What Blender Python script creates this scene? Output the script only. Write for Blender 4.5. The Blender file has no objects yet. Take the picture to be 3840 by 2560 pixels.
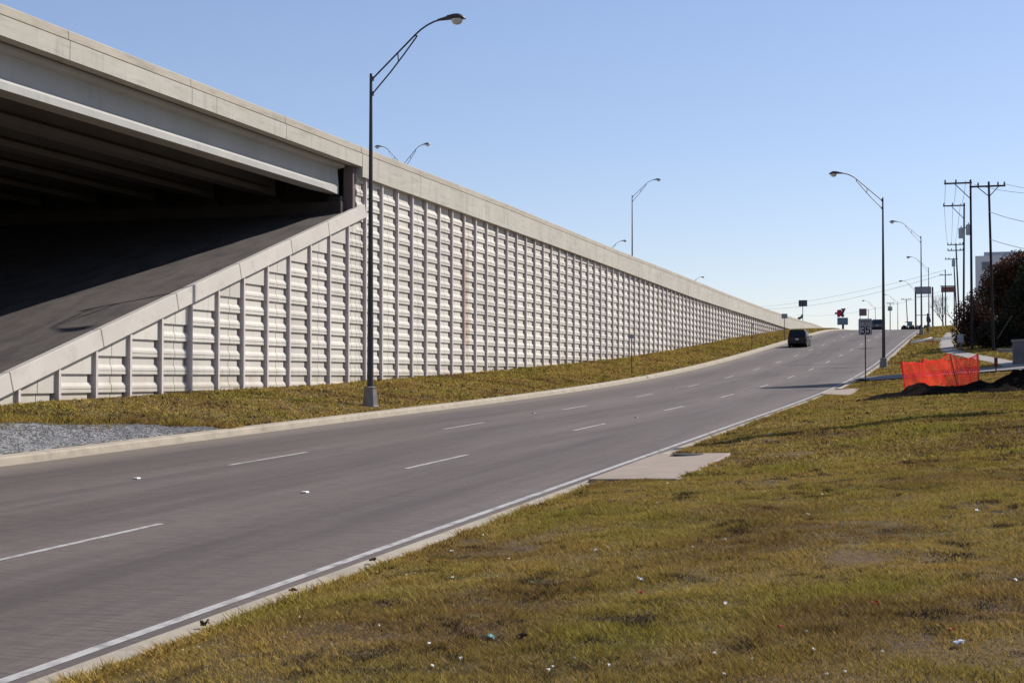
import bpy, math, random
import numpy as np
from mathutils import Vector, Matrix, noise as mnoise

S = bpy.context.scene
COL = S.collection
R = math.radians
random.seed(7)
RNG = np.random.default_rng(11)

# ------------------------------------------------------------------ camera, sky, sun, exposure
F_PX, PITCH, YAW, EYE = 5616.9, 0.02462, 0.30055, 2.257      # focal length in px of the 3840 wide photograph
cam_data = bpy.data.cameras.new('camera')
cam_data.sensor_width = 36.0
cam_data.lens = F_PX / 3840 * 36.0
cam_data.clip_start = 0.1
cam_data.clip_end = 6000
cam = bpy.data.objects.new('camera', cam_data)
COL.objects.link(cam)
cam.location = (0, 0, EYE)
cam.rotation_euler = (math.pi / 2 + PITCH, 0, YAW)
S.camera = cam

SUN_AZ, SUN_EL = R(49.6), R(40)                                # azimuth from +X towards +Y
W = bpy.data.worlds.new('World')
S.world = W
W.use_nodes = True
nt = W.node_tree
sky = nt.nodes.new('ShaderNodeTexSky')
sky.sky_type = 'NISHITA'
sky.sun_disc = False
sky.sun_elevation = SUN_EL
sky.sun_rotation = math.pi / 2 - SUN_AZ
sky.altitude = 150
sky.air_density = 1.0
sky.dust_density = 0.25
sky.ozone_density = 3.5
nt.nodes['Background'].inputs['Strength'].default_value = 0.134
gam = nt.nodes.new('ShaderNodeGamma'); gam.inputs['Gamma'].default_value = 0.84
tint = nt.nodes.new('ShaderNodeMix'); tint.data_type = 'RGBA'; tint.blend_type = 'MULTIPLY'
tint.inputs['Factor'].default_value = 1.0
tint.inputs['B'].default_value = (1.03, 0.965, 1.05, 1)
nt.links.new(sky.outputs['Color'], gam.inputs['Color'])
nt.links.new(gam.outputs['Color'], tint.inputs['A'])
nt.links.new(tint.outputs['Result'], nt.nodes['Background'].inputs['Color'])

sun_data = bpy.data.lights.new('sun', 'SUN')
sun_data.energy = 5.0
sun_data.angle = R(0.55)
sun_data.color = (1.0, 0.945, 0.87)
sun = bpy.data.objects.new('sun', sun_data)
COL.objects.link(sun)
sun.location = (60, 60, 80)
sd = Vector((math.cos(SUN_EL) * math.cos(SUN_AZ), math.cos(SUN_EL) * math.sin(SUN_AZ), math.sin(SUN_EL)))
sun.rotation_euler = (-sd).to_track_quat('-Z', 'Y').to_euler()

S.view_settings.view_transform = 'Standard'
S.view_settings.look = 'None'
S.view_settings.exposure = 0.28
S.view_settings.gamma = 1.0

# ------------------------------------------------------------------ road geometry functions
ZS = np.array([-200, -60, -20, 0, 20, 40, 60, 80, 100, 120, 140, 160, 180, 200, 220, 240, 260, 280, 300, 340, 420, 600, 1500.])
ZV = np.array([-3.0, -1.3, -.45, 0, .469, .945, 1.407, 2.015, 2.837, 3.851, 4.994, 6.176, 7.312, 8.41, 9.2, 9.75, 10.1, 10.28, 10.32, 10.2, 9.8, 8.5, 6.])
ZM = np.gradient(ZV, ZS)

def zroad(s):
    s = np.asarray(s, float)
    k = np.clip(np.searchsorted(ZS, s) - 1, 0, len(ZS) - 2)
    h = ZS[k + 1] - ZS[k]
    t = np.clip((s - ZS[k]) / h, 0, 1)
    return ((2*t**3 - 3*t**2 + 1) * ZV[k] + (t**3 - 2*t**2 + t) * h * ZM[k]
            + (-2*t**3 + 3*t**2) * ZV[k + 1] + (t**3 - t**2) * h * ZM[k + 1])

A2, A3 = -7.112e-5, 2.512e-7
def xroad(s):                                                # the right dashed line
    s = np.asarray(s, float)
    a = np.clip(s, -50, 220)
    x = -9.96 + A2 * a**2 + A3 * a**3
    b = np.clip(s - 220, 0, 400)
    return x - 0.0006 * b**2 - np.clip(s - 620, 0, None) * 0.48

LANE, EDGE_L, EDGE_R = 3.61, -8.03, 3.64                     # lateral offsets from the right dashed line
KERB_R = EDGE_R + 0.37
GRASS_R = EDGE_R + 0.82
GRASS_L = EDGE_L - 0.42
WALL = -13.54                                                # wall face offset

BS = np.array([-40, 32.3, 35, 38.4, 41.8, 45.3, 52.2, 62.9, 73.9, 101, 118, 132.5, 156, 188.5, 203, 214, 240, 280, 320, 400, 600, 1500])
BZ = np.array([1.2, 1.57, 1.64, 1.75, 1.83, 1.89, 2.03, 2.33, 2.65, 3.57, 4.35, 5.1, 6.38, 8.0, 8.7, 9.05, 9.95, 10.45, 10.45, 10.0, 8.6, 6.1])
def zbase(s): return np.interp(s, BS, BZ)
def xwall(s): return xroad(s) + WALL
PS = np.array([-200, 32, 55.3, 74, 101, 120, 152, 183, 219, 260, 300, 360, 1500])
PZ = np.array([11.9, 11.69, 11.55, 11.47, 11.18, 11.09, 10.83, 10.66, 10.66, 11.0, 11.2, 11.2, 8.])
def ztop(s): return np.interp(s, PS, PZ)
CS = np.array([55.3, 74, 101, 132, 175, 201, 214, 260, 300, 360, 1500])
CZ = np.array([10.33, 10.15, 9.84, 9.4, 9.15, 8.95, 8.95, 9.6, 9.9, 9.9, 6.6])
def zcap(s): return np.interp(s, CS, CZ)
SLOPE = 0.294
def zcoping(s): return 2.38 + SLOPE * (np.asarray(s, float) - 32.33)

# value noise (vectorised)
_perm = RNG.random((256, 256))
def vnoise(x, y, seed=0):
    x = np.asarray(x, float) + seed * 17.3; y = np.asarray(y, float) + seed * 9.1
    xi = np.floor(x).astype(int); yi = np.floor(y).astype(int)
    fx = x - xi; fy = y - yi
    fx = fx*fx*(3 - 2*fx); fy = fy*fy*(3 - 2*fy)
    g = lambda a, b: _perm[a % 256, b % 256]
    return (g(xi, yi)*(1-fx)*(1-fy) + g(xi+1, yi)*fx*(1-fy) + g(xi, yi+1)*(1-fx)*fy + g(xi+1, yi+1)*fx*fy)

def bumps(x, s):
    far = np.clip(1 - (s - 42) / 35, .15, 1)
    return far * ((vnoise(x*1.1, s*1.1, 1) - .5) * .07 + (vnoise(x*.33, s*.28, 2) - .5) * .16) + (vnoise(x*2.3, s*2.3, 3) - .5) * .05 * np.clip(1 - (s - 30)/15, 0, 1)

def zright(x, s):                                            # bank right of the road
    x = np.asarray(x, float); s = np.asarray(s, float)
    d = np.clip(x - (xroad(s) + GRASS_R), 0, 25)
    fade = np.clip(d / 1.2, 0, 1)
    return zroad(s) + .13 + .07 * d + bumps(x, s) * fade

def zleft(x, s):                                             # verge between left kerb and wall
    x = np.asarray(x, float); s = np.asarray(s, float)
    x0 = xroad(s) + GRASS_L; x1 = xwall(s)
    t = np.clip((x0 - x) / (x0 - x1), 0, 1)
    fade = np.clip(t * 6, 0, 1)
    z0 = zroad(s) + .13
    return z0 + (np.maximum(zbase(s), z0 - .3) - z0) * t + bumps(x, s) * fade * .6

def ground(x, s):
    x = np.asarray(x, float)
    return np.where(x > xroad(s), zright(x, s), zleft(x, s))

def ray(px, py):                                             # photograph pixel (3840 wide) -> direction
    r = (px - 1920) / F_PX; u = (1280 - py) / F_PX
    cp, sp, c, s = math.cos(PITCH), math.sin(PITCH), math.cos(YAW), math.sin(YAW)
    fw = cp - u * sp
    return np.array([r*c - fw*s, r*s + fw*c, sp + u*cp])

def on_ground(px, py, road=False):                           # where that sight line meets the terrain
    v = ray(px, py)
    t = np.linspace(4, 260, 9000)
    x, y, z = v[0]*t, v[1]*t, EYE + v[2]*t
    g = zroad(y) if road else ground(x, y)
    i = int(np.argmax(z < g))
    return float(x[i]), float(y[i]), float(g[i])

def at_depth(px, py, s):                                     # point of that sight line at distance s along the road
    v = ray(px, py); t = s / v[1]
    return Vector((v[0]*t, s, EYE + v[2]*t))

# ------------------------------------------------------------------ material helpers
def mat(name, col, rough=.8, metal=0., var=.12, scale=4., detail=6., bump=0., bscale=None, stretch=(1, 1, 1), spec=.3, col2=None):
    m = bpy.data.materials.new(name)
    m.use_nodes = True
    n = m.node_tree.nodes; l = m.node_tree.links
    b = n['Principled BSDF']
    b.inputs['Roughness'].default_value = rough
    b.inputs['Metallic'].default_value = metal
    b.inputs['Specular IOR Level'].default_value = spec
    tc = n.new('ShaderNodeTexCoord'); mp = n.new('ShaderNodeMapping')
    mp.inputs['Scale'].default_value = stretch
    l.new(tc.outputs['Object'], mp.inputs['Vector'])
    nz = n.new('ShaderNodeTexNoise'); nz.inputs['Scale'].default_value = scale; nz.inputs['Detail'].default_value = detail
    l.new(mp.outputs['Vector'], nz.inputs['Vector'])
    mx = n.new('ShaderNodeMix'); mx.data_type = 'RGBA'
    c2 = col2 if col2 else tuple(min(1, c*(1+var)) for c in col)
    c1 = col if col2 else tuple(c*(1-var) for c in col)
    mx.inputs['A'].default_value = (*c1, 1); mx.inputs['B'].default_value = (*c2, 1)
    rp = n.new('ShaderNodeValToRGB'); rp.color_ramp.elements[0].position = .3; rp.color_ramp.elements[1].position = .7
    l.new(nz.outputs['Fac'], rp.inputs['Fac']); l.new(rp.outputs['Color'], mx.inputs['Factor'])
    l.new(mx.outputs['Result'], b.inputs['Base Color'])
    if bump:
        n2 = n.new('ShaderNodeTexNoise'); n2.inputs['Scale'].default_value = bscale or scale*6; n2.inputs['Detail'].default_value = 6
        l.new(mp.outputs['Vector'], n2.inputs['Vector'])
        bp = n.new('ShaderNodeBump'); bp.inputs['Strength'].default_value = bump; bp.inputs['Distance'].default_value = .02
        l.new(n2.outputs['Fac'], bp.inputs['Height']); l.new(bp.outputs['Normal'], b.inputs['Normal'])
    m['mix'] = mx.name
    return m

def layer(m, col, scale, lo, hi, stretch=(1, 1, 1), seed=0., strength=1., coord='Object', mask=None):
    """mix one more noise-shaped stain over a material's colour"""
    n = m.node_tree.nodes; l = m.node_tree.links; b = n['Principled BSDF']
    src = b.inputs['Base Color'].links[0].from_socket
    tc = n.new('ShaderNodeTexCoord'); mp = n.new('ShaderNodeMapping')
    mp.inputs['Scale'].default_value = stretch; mp.inputs['Location'].default_value = (seed, seed*.7, seed*.3)
    l.new(tc.outputs[coord], mp.inputs['Vector'])
    nz = n.new('ShaderNodeTexNoise'); nz.inputs['Scale'].default_value = scale; nz.inputs['Detail'].default_value = 7
    nz.inputs['Roughness'].default_value = .62
    l.new(mp.outputs['Vector'], nz.inputs['Vector'])
    rp = n.new('ShaderNodeMapRange'); rp.inputs['From Min'].default_value = lo; rp.inputs['From Max'].default_value = hi
    rp.inputs['To Max'].default_value = strength
    l.new(nz.outputs['Fac'], rp.inputs['Value'])
    fac = rp.outputs['Result']
    if mask:                                                 # (axis, centre, half width) on object coordinates
        sx = n.new('ShaderNodeSeparateXYZ'); l.new(tc.outputs['Object'], sx.inputs['Vector'])
        for ax, c, hw in mask:
            sb = n.new('ShaderNodeMath'); sb.operation = 'SUBTRACT'; sb.inputs[1].default_value = c
            l.new(sx.outputs[ax], sb.inputs[0])
            ab = n.new('ShaderNodeMath'); ab.operation = 'ABSOLUTE'; l.new(sb.outputs[0], ab.inputs[0])
            mr = n.new('ShaderNodeMapRange'); mr.inputs['From Min'].default_value = hw; mr.inputs['From Max'].default_value = hw*.35
            l.new(ab.outputs[0], mr.inputs['Value'])
            mu = n.new('ShaderNodeMath'); mu.operation = 'MULTIPLY'
            l.new(fac, mu.inputs[0]); l.new(mr.outputs['Result'], mu.inputs[1]); fac = mu.outputs[0]
    mx = n.new('ShaderNodeMix'); mx.data_type = 'RGBA'
    mx.inputs['B'].default_value = (*col, 1)
    l.new(fac, mx.inputs['Factor']); l.new(src, mx.inputs['A']); l.new(mx.outputs['Result'], b.inputs['Base Color'])
    return m

def attr_mat(name, rough=.9, spec=.15, trans=0.):
    m = bpy.data.materials.new(name); m.use_nodes = True
    n = m.node_tree.nodes; l = m.node_tree.links; b = n['Principled BSDF']
    a = n.new('ShaderNodeAttribute'); a.attribute_name = 'tone'
    l.new(a.outputs['Color'], b.inputs['Base Color'])
    b.inputs['Roughness'].default_value = rough; b.inputs['Specular IOR Level'].default_value = spec
    if trans:
        t = n.new('ShaderNodeBsdfTranslucent'); l.new(a.outputs['Color'], t.inputs['Color'])
        ms = n.new('ShaderNodeMixShader'); ms.inputs['Fac'].default_value = trans
        l.new(b.outputs[0], ms.inputs[1]); l.new(t.outputs[0], ms.inputs[2])
        l.new(ms.outputs[0], n['Material Output'].inputs['Surface'])
    return m

M = {}
M['wall'] = mat('pale precast concrete', (.575, .54, .475), .85, var=.06, scale=.6, bump=.25, bscale=40)
layer(M['wall'], (.44, .40, .345), 1.6, .52, .8, (1, 1, .25), 3., .55)
layer(M['wall'], (.30, .18, .085), 1.3, .40, .58, (2, 2, .35), 8., .8, mask=[('Y', 68.9, .8), ('Z', 6.4, 4.6)])
layer(M['wall'], (.33, .24, .15), 1.7, .52, .7, (2, 2, .3), 5., .5, mask=[('Y', 76.5, .9), ('Z', 5.5, 3.5)])
def panel_tones(m, amount, sy, sz, off):
    n = m.node_tree.nodes; l = m.node_tree.links; b = n['Principled BSDF']
    src = b.inputs['Base Color'].links[0].from_socket
    tc = n.new('ShaderNodeTexCoord'); sx = n.new('ShaderNodeSeparateXYZ'); l.new(tc.outputs['Object'], sx.inputs['Vector'])
    cb = n.new('ShaderNodeCombineXYZ')
    for ax, st, o in (('Y', sy, off), ('Z', sz, .32)):
        a = n.new('ShaderNodeMath'); a.operation = 'SUBTRACT'; a.inputs[1].default_value = o; l.new(sx.outputs[ax], a.inputs[0])
        d = n.new('ShaderNodeMath'); d.operation = 'DIVIDE'; d.inputs[1].default_value = st; l.new(a.outputs[0], d.inputs[0])
        f = n.new('ShaderNodeMath'); f.operation = 'FLOOR'; l.new(d.outputs[0], f.inputs[0]); l.new(f.outputs[0], cb.inputs[ax])
    wn = n.new('ShaderNodeTexWhiteNoise'); l.new(cb.outputs[0], wn.inputs['Vector'])
    mr = n.new('ShaderNodeMapRange'); mr.inputs['To Min'].default_value = 1 - amount; mr.inputs['To Max'].default_value = 1 + amount*.5
    l.new(wn.outputs['Value'], mr.inputs['Value'])
    mx = n.new('ShaderNodeMix'); mx.data_type = 'RGBA'; mx.blend_type = 'MULTIPLY'; mx.inputs['Factor'].default_value = 1
    l.new(src, mx.inputs['A']); l.new(mr.outputs['Result'], mx.inputs['B']); l.new(mx.outputs['Result'], b.inputs['Base Color'])
panel_tones(M['wall'], .13, 3.552, 1.545, 34.726)
layer(M['wall'], (.36, .33, .29), 2.4, .56, .74, (1, 1.6, .10), 33., .5)
layer(M['wall'], (.40, .33, .24), 3.0, .60, .72, (1, 1, 1), 44., .45)
M['rib'] = mat('mauve grey rib concrete', (.56, .495, .475), .85, var=.08, scale=.8, bump=.2, bscale=40)
layer(M['rib'], (.27, .15, .07), 1.1, .42, .6, (2, 2, .3), 2., .35, mask=[('Y', 68.4, .9)])
M['parapet'] = mat('weathered cast concrete', (.44, .41, .345), .88, var=.08, scale=.35, bump=.25, bscale=30)
layer(M['parapet'], (.25, .225, .18), 1.3, .52, .75, (.6, .6, 5), 4., .6)
layer(M['parapet'], (.52, .50, .46), .9, .52, .7, (1, .5, 5), 14., .5)
layer(M['parapet'], (.20, .18, .15), 2.6, .55, .75, (1, 1, .12), 21., .45)
layer(M['parapet'], (.17, .15, .125), 5., .58, .74, (1, 1, .09), 41., .55)
M['rail'] = mat('stained concrete rail', (.37, .33, .265), .9, var=.1, scale=.5, bump=.25, bscale=30)
layer(M['rail'], (.20, .175, .14), 1.8, .5, .72, (.6, .5, 3), 6., .6)
M['bridge'] = mat('bridge beam concrete', (.40, .39, .36), .85, var=.07, scale=.5, bump=.15, bscale=30)
layer(M['bridge'], (.27, .26, .235), 3.2, .55, .72, (1, 1, .10), 12., .4)
layer(M['bridge'], (.33, .31, .27), 1.2, .55, .75, (.5, .4, 3), 2., .5)
M['beam'] = mat('shade darkened beam concrete', (.17, .155, .14), .9, var=.12, scale=.5, bump=.15, bscale=30)  # darker copy of the bridge concrete, shade under the deck painted in
M['abutment'] = mat('shade darkened abutment concrete', (.07, .058, .05), .92, var=.2, scale=1.2, bump=.2)  # shade below the girders is put into the abutment colour
M['end_wall'] = mat('dark mauve end wall concrete', (.16, .12, .12), .9, var=.12, scale=1.)  # darker and more mauve than the bridge concrete
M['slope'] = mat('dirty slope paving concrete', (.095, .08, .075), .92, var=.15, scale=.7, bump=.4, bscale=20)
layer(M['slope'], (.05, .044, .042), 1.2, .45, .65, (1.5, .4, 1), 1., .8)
M['coping'] = mat('light concrete coping', (.54, .50, .44), .88, var=.06, scale=.5, bump=.2, bscale=30)
layer(M['coping'], (.36, .32, .27), 1.5, .52, .75, (1, 1, 1.5), 7., .5)
M['dark'] = mat('shade darkened bearing filler', (.05, .045, .045), .95)  # bearing pads carry the underside's shade in their colour
M['kerb'] = mat('tan kerb concrete', (.36, .31, .24), .9, var=.12, scale=1.5, bump=.3, bscale=40)
layer(M['kerb'], (.22, .185, .15), 2.5, .5, .7, (1, 1, 1), 3., .6)
M['slab'] = mat('inlet apron concrete', (.31, .25, .20), .9, var=.08, scale=1.2, bump=.3, bscale=60)
layer(M['slab'], (.20, .17, .14), 2.2, .52, .75, (1, 1, 1), 9., .5)
M['walk'] = mat('sidewalk concrete', (.29, .262, .235), .9, var=.08, scale=1.2, bump=.2)
M['paint'] = mat('worn white road paint', (.40, .39, .37), .75, var=.05, scale=3)
layer(M['paint'], (.17, .15, .14), 7., .46, .66, (1, .5, 1), 2., .8)
M['metal'] = mat('weathered galvanised steel', (.062, .056, .064), .5, .4, var=.12, scale=3)
M['metal_light'] = mat('grey galvanised steel', (.15, .155, .17), .5, .6, var=.1, scale=3)
M['base'] = mat('lamp base cast metal', (.21, .195, .185), .7, .2, var=.15, scale=5, bump=.2)
M['lens'] = mat('prismatic lamp glass', (.55, .53, .45), .25, 0, var=.1, scale=8, spec=.6)
M['sign_face'] = mat('white sign sheeting', (.40, .40, .42), .45, var=.04, scale=6)
M['sign_black'] = mat('black sign lettering', (.02, .02, .022), .5)
M['sign_back'] = mat('bare aluminium sign', (.30, .30, .33), .45, .5, var=.1, scale=4)
M['wood'] = mat('creosoted pole timber', (.026, .020, .022), .9, var=.3, scale=3, stretch=(4, 4, .3), bump=.3)
M['wood_grey'] = mat('weathered grey pole timber', (.055, .050, .055), .9, var=.25, scale=3, stretch=(4, 4, .3), bump=.3)
M['insulator'] = mat('grey porcelain', (.12, .12, .13), .3, var=.05)
M['wire'] = mat('dull aluminium cable', (.16, .17, .19), .6, .3)
M['car_black'] = mat('black car paint', (.006, .006, .008), .25, 0, var=.1, spec=.25)
M['car_navy'] = mat('navy car paint', (.012, .016, .035), .18, 0, var=.1, spec=.6)
M['glass'] = mat('tinted car glass', (.006, .007, .010), .12, 0, var=.05, spec=.25)
M['rubber'] = mat('tyre rubber', (.02, .02, .02), .85, var=.2, scale=10)
M['rim'] = mat('alloy wheel', (.45, .45, .46), .3, .8)
M['tail'] = mat('red lamp plastic', (.22, .012, .012), .25)
M['chrome'] = mat('bright trim', (.6, .6, .6), .2, .9)
M['plate'] = mat('number plate', (.5, .5, .48), .5)
M['net'] = mat('orange safety netting', (.76, .050, .045), .55, var=.12, scale=2, spec=.3)
n_ = M['net'].node_tree.nodes; tl = n_.new('ShaderNodeBsdfTranslucent'); tl.inputs['Color'].default_value = (.85, .065, .04, 1)
mxs = n_.new('ShaderNodeMixShader'); mxs.inputs['Fac'].default_value = .5
M['net'].node_tree.links.new(n_['Principled BSDF'].outputs[0], mxs.inputs[1]); M['net'].node_tree.links.new(tl.outputs[0], mxs.inputs[2])
M['net'].node_tree.links.new(mxs.outputs[0], n_['Material Output'].inputs['Surface'])
M['post_red'] = mat('weathered red brown post', (.14, .035, .025), .8, var=.2)
M['post_yellow'] = mat('faded yellow plastic', (.07, .055, .03), .7, var=.15)
M['white'] = mat('white plastic', (.82, .81, .78), .5, var=.05)
M['orange'] = mat('orange barricade paint', (.55, .10, .05), .6, var=.2)
M['soil'] = mat('dark clay soil', (.014, .010, .008), 1.0, spec=.02, var=.35, scale=2.5, bump=.8, bscale=14)
layer(M['soil'], (.032, .022, .016), 4., .58, .75, (1, 1, 1), 3., .7)
M['trash'] = mat('white paper scrap', (.85, .85, .83), .6, var=.05)
M['foil'] = mat('pale crumpled wrapper', (.72, .72, .75), .3, .1, var=.1, scale=12)
M['red_leaf'] = mat('red autumn leaf', (.34, .055, .02), .8, var=.25, scale=20)
M['brown_leaf'] = mat('dead brown leaves', (.06, .035, .02), .9, var=.3, scale=20)
M['teal'] = mat('faded teal plastic', (.10, .26, .24), .5)
M['grey_box'] = mat('grey painted cabinet', (.36, .39, .40), .55, var=.06)
M['block'] = mat('grey block wall', (.17, .15, .15), .9, var=.2, scale=3, bump=.3)
M['marker'] = mat('white ceramic marker', (.80, .80, .77), .4)
M['marker_dull'] = mat('grimy ceramic marker', (.34, .33, .32), .6)
M['iron'] = mat('cast iron cover', (.045, .04, .037), .7, .3, var=.2, scale=20, bump=.4)
M['facade'] = mat('grey office facade', (.76, .73, .70), .8, var=.05, scale=.1)
M['facade_top'] = mat('pale plant floor cladding', (.50, .52, .54), .7, var=.05, scale=.1)
M['pane'] = mat('office window glass', (.06, .07, .10), .1, spec=.7)
M['bark'] = mat('dark tree bark', (.045, .033, .028), .9, var=.3, scale=4, stretch=(3, 3, .5), bump=.5)
M['bark_grey'] = mat('grey twig bark', (.10, .085, .085), .9, var=.3, scale=4)
M['leaf'] = attr_mat('tree leaves', .7, .25, .25)
M['grass'] = attr_mat('grass blades', .85, .1, .25)
M['panel_dark'] = mat('dark sign cabinet', (.07, .065, .08), .6, var=.1)
M['panel_grey'] = mat('grey sign cabinet', (.24, .24, .28), .6, var=.1)
M['panel_maroon'] = mat('maroon sign cabinet', (.20, .12, .14), .6, var=.12)
M['panel_red'] = mat('red sign cabinet', (.42, .03, .05), .5, var=.1)
M['panel_teal'] = mat('teal grey sign cabinet', (.13, .20, .24), .5, var=.15, scale=1)
M['panel_brick'] = mat('brick red sign cabinet', (.25, .10, .09), .6, var=.15)
M['panel_pale'] = mat('pale billboard frame', (.42, .38, .40), .6, var=.1)

# ------------------------------------------------------------------ mesh helpers
class MB:
    def __init__(self): self.v = []; self.f = []; self.mi = []; self.cur = 0
    def quad(self, a, b, c, d): self.poly([a, b, c, d])
    def poly(self, pts):
        i = len(self.v); self.v += [tuple(map(float, p)) for p in pts]
        self.f.append(tuple(range(i, i + len(pts)))); self.mi.append(self.cur)
    def add(self, vs, fs):
        i = len(self.v); self.v += [tuple(map(float, p)) for p in vs]
        self.f += [tuple(j + i for j in f) for f in fs]; self.mi += [self.cur] * len(fs)
    def box(self, c, h, rot=None, taper=1.):
        P = []
        for z in (-1, 1):
            k = taper if z > 0 else 1.
            for x, y in ((-1, -1), (1, -1), (1, 1), (-1, 1)): P.append(Vector((x*h[0]*k, y*h[1]*k, z*h[2])))
        if rot is not None: P = [rot @ p for p in P]
        P = [p + Vector(c) for p in P]
        self.add(P, [(3, 2, 1, 0), (4, 5, 6, 7), (0, 1, 5, 4), (1, 2, 6, 5), (2, 3, 7, 6), (3, 0, 4, 7)])
    def hexa(self, P): self.add(P, [(3, 2, 1, 0), (4, 5, 6, 7), (0, 1, 5, 4), (1, 2, 6, 5), (2, 3, 7, 6), (3, 0, 4, 7)])
    def tube(self, pts, rad, n=8, cap=True):
        pts = [Vector(p) for p in pts]
        if not hasattr(rad, '__len__'): rad = [rad] * len(pts)
        vs = []; fs = []
        up = None
        for i, p in enumerate(pts):
            t = (pts[min(i+1, len(pts)-1)] - pts[max(i-1, 0)]).normalized()
            if up is None:
                up = Vector((0, 0, 1)) if abs(t.z) < .9 else Vector((1, 0, 0))
            a = t.cross(up).normalized(); b = a.cross(t).normalized(); up = b
            for k in range(n):
                q = 2*math.pi*k/n
                vs.append(p + (a*math.cos(q) + b*math.sin(q)) * rad[i])
        for i in range(len(pts)-1):
            for k in range(n):
                fs.append((i*n+k, i*n+(k+1) % n, (i+1)*n+(k+1) % n, (i+1)*n+k))
        if cap:
            fs.append(tuple(range(n-1, -1, -1))); fs.append(tuple((len(pts)-1)*n+k for k in range(n)))
        self.add(vs, fs)
    def lathe(self, prof, n=12, c=(0, 0, 0), sx=1, sy=1):
        vs = []; fs = []
        for r, z in prof:
            for k in range(n):
                q = 2*math.pi*k/n; vs.append((c[0]+r*sx*math.cos(q), c[1]+r*sy*math.sin(q), c[2]+z))
        for i in range(len(prof)-1):
            for k in range(n): fs.append((i*n+k, i*n+(k+1) % n, (i+1)*n+(k+1) % n, (i+1)*n+k))
        fs.append(tuple(range(n-1, -1, -1))); fs.append(tuple((len(prof)-1)*n+k for k in range(n)))
        self.add(vs, fs)
    def prism(self, poly, axis, a, b):
        """polygon of 2-D points extruded between a and b along axis 0/1/2"""
        def p3(p, t):
            q = list(p); q.insert(axis, t); return tuple(q)
        n = len(poly)
        vs = [p3(p, a) for p in poly] + [p3(p, b) for p in poly]
        fs = [tuple(range(n-1, -1, -1)), tuple(range(n, 2*n))] + [(i, (i+1) % n, n+(i+1) % n, n+i) for i in range(n)]
        self.add(vs, fs)
    def strip(self, rows):
        n = len(rows[0]); vs = [p for r in rows for p in r]; fs = []
        for i in range(len(rows)-1):
            for k in range(n-1): fs.append((i*n+k, i*n+k+1, (i+1)*n+k+1, (i+1)*n+k))
        self.add(vs, fs)
    def build(self, name, m, parent=None, smooth=False, bevel=0., origin=None, uv=None, tone=None):
        me = bpy.data.meshes.new(name)
        v = self.v
        if origin is not None: v = [(p[0]-origin[0], p[1]-origin[1], p[2]-origin[2]) for p in v]
        me.from_pydata(v, [], self.f)
        ms = m if isinstance(m, (list, tuple)) else [m]
        for x in ms: me.materials.append(x)
        if len(ms) > 1: me.polygons.foreach_set('material_index', self.mi)
        me.update()
        if smooth: me.polygons.foreach_set('use_smooth', [True]*len(me.polygons))
        o = bpy.data.objects.new(name, me); COL.objects.link(o)
        import bmesh
        if len(self.f) < 60000:
            bm = bmesh.new(); bm.from_mesh(me)
            if bevel or smooth: bmesh.ops.remove_doubles(bm, verts=bm.verts, dist=1e-5)
            if not getattr(self, 'keep', False): bmesh.ops.recalc_face_normals(bm, faces=bm.faces)
            bm.to_mesh(me); bm.free()
        if bevel:
            b = o.modifiers.new('bevel', 'BEVEL'); b.width = bevel; b.segments = 2; b.limit_method = 'ANGLE'
        if parent: o.parent = parent
        if origin is not None: o.location = origin
        return o

def tag(o, label=None, cat=None, group=None, kind=None):
    if label: o['label'] = label
    if cat: o['category'] = cat
    if group: o['group'] = group
    if kind: o['kind'] = kind
    return o
def thing(name, loc, label, cat, rz=0., group=None):
    o = bpy.data.objects.new(name, None); COL.objects.link(o)
    o.empty_display_size = .2; o.location = loc; o.rotation_euler = (0, 0, rz)
    return tag(o, label, cat, group)
def copy_tree(o, parent=None):
    c = o.copy(); COL.objects.link(c)
    if parent: c.parent = parent
    for ch in list(o.children): copy_tree(ch, c)
    return c

# ------------------------------------------------------------------ ground, road, kerbs
stat = np.unique(np.concatenate([np.arange(-60, 0, 10), np.arange(0, 6, .5), np.arange(6, 32, .16), np.arange(32, 50, .4), np.arange(50, 80, 1), np.arange(80, 250, 3), np.arange(250, 420, 10), [450, 520, 620, 800, 1100, 1500]]))
def terrain_grid(cols_fn, zfn):
    rows = []
    for s in stat:
        xs = cols_fn(s); z = zfn(xs, np.full_like(xs, s))
        rows.append([(x, s, zz) for x, zz in zip(xs, z)])
    return rows
colR = np.concatenate([[0, .08], np.arange(.2, 7.5, .16), np.arange(7.5, 9, .5), np.arange(9, 30, 2), [40, 60, 100, 200, 400, 900]])
gm = MB()
gm.strip(terrain_grid(lambda s: xroad(s) + GRASS_R - .04 + colR, zright))
def colsL(s):
    a = xroad(s) + GRASS_L + .04; b = xwall(s) - .4
    return np.concatenate([np.linspace(a, b, 26), [b-3, b-12, b-40, b-120, b-400, b-900]])
gm.strip(terrain_grid(colsL, zleft))
M['ground'] = mat('dormant turf', (.075, .048, .022), .97, scale=1.6, bump=1., bscale=18, col2=(.12, .08, .032))
layer(M['ground'], (.11, .10, .026), .55, .48, .62, (1, .8, 1), 3., .75)
layer(M['ground'], (.12, .065, .033), .8, .52, .66, (1, 1, 1), 11., .7)
layer(M['ground'], (.035, .026, .018), 1.9, .52, .64, (1, 1, 1), 19., .85)
gd = gm.build('ground', M['ground'], smooth=True)
tag(gd, kind='structure')

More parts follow.
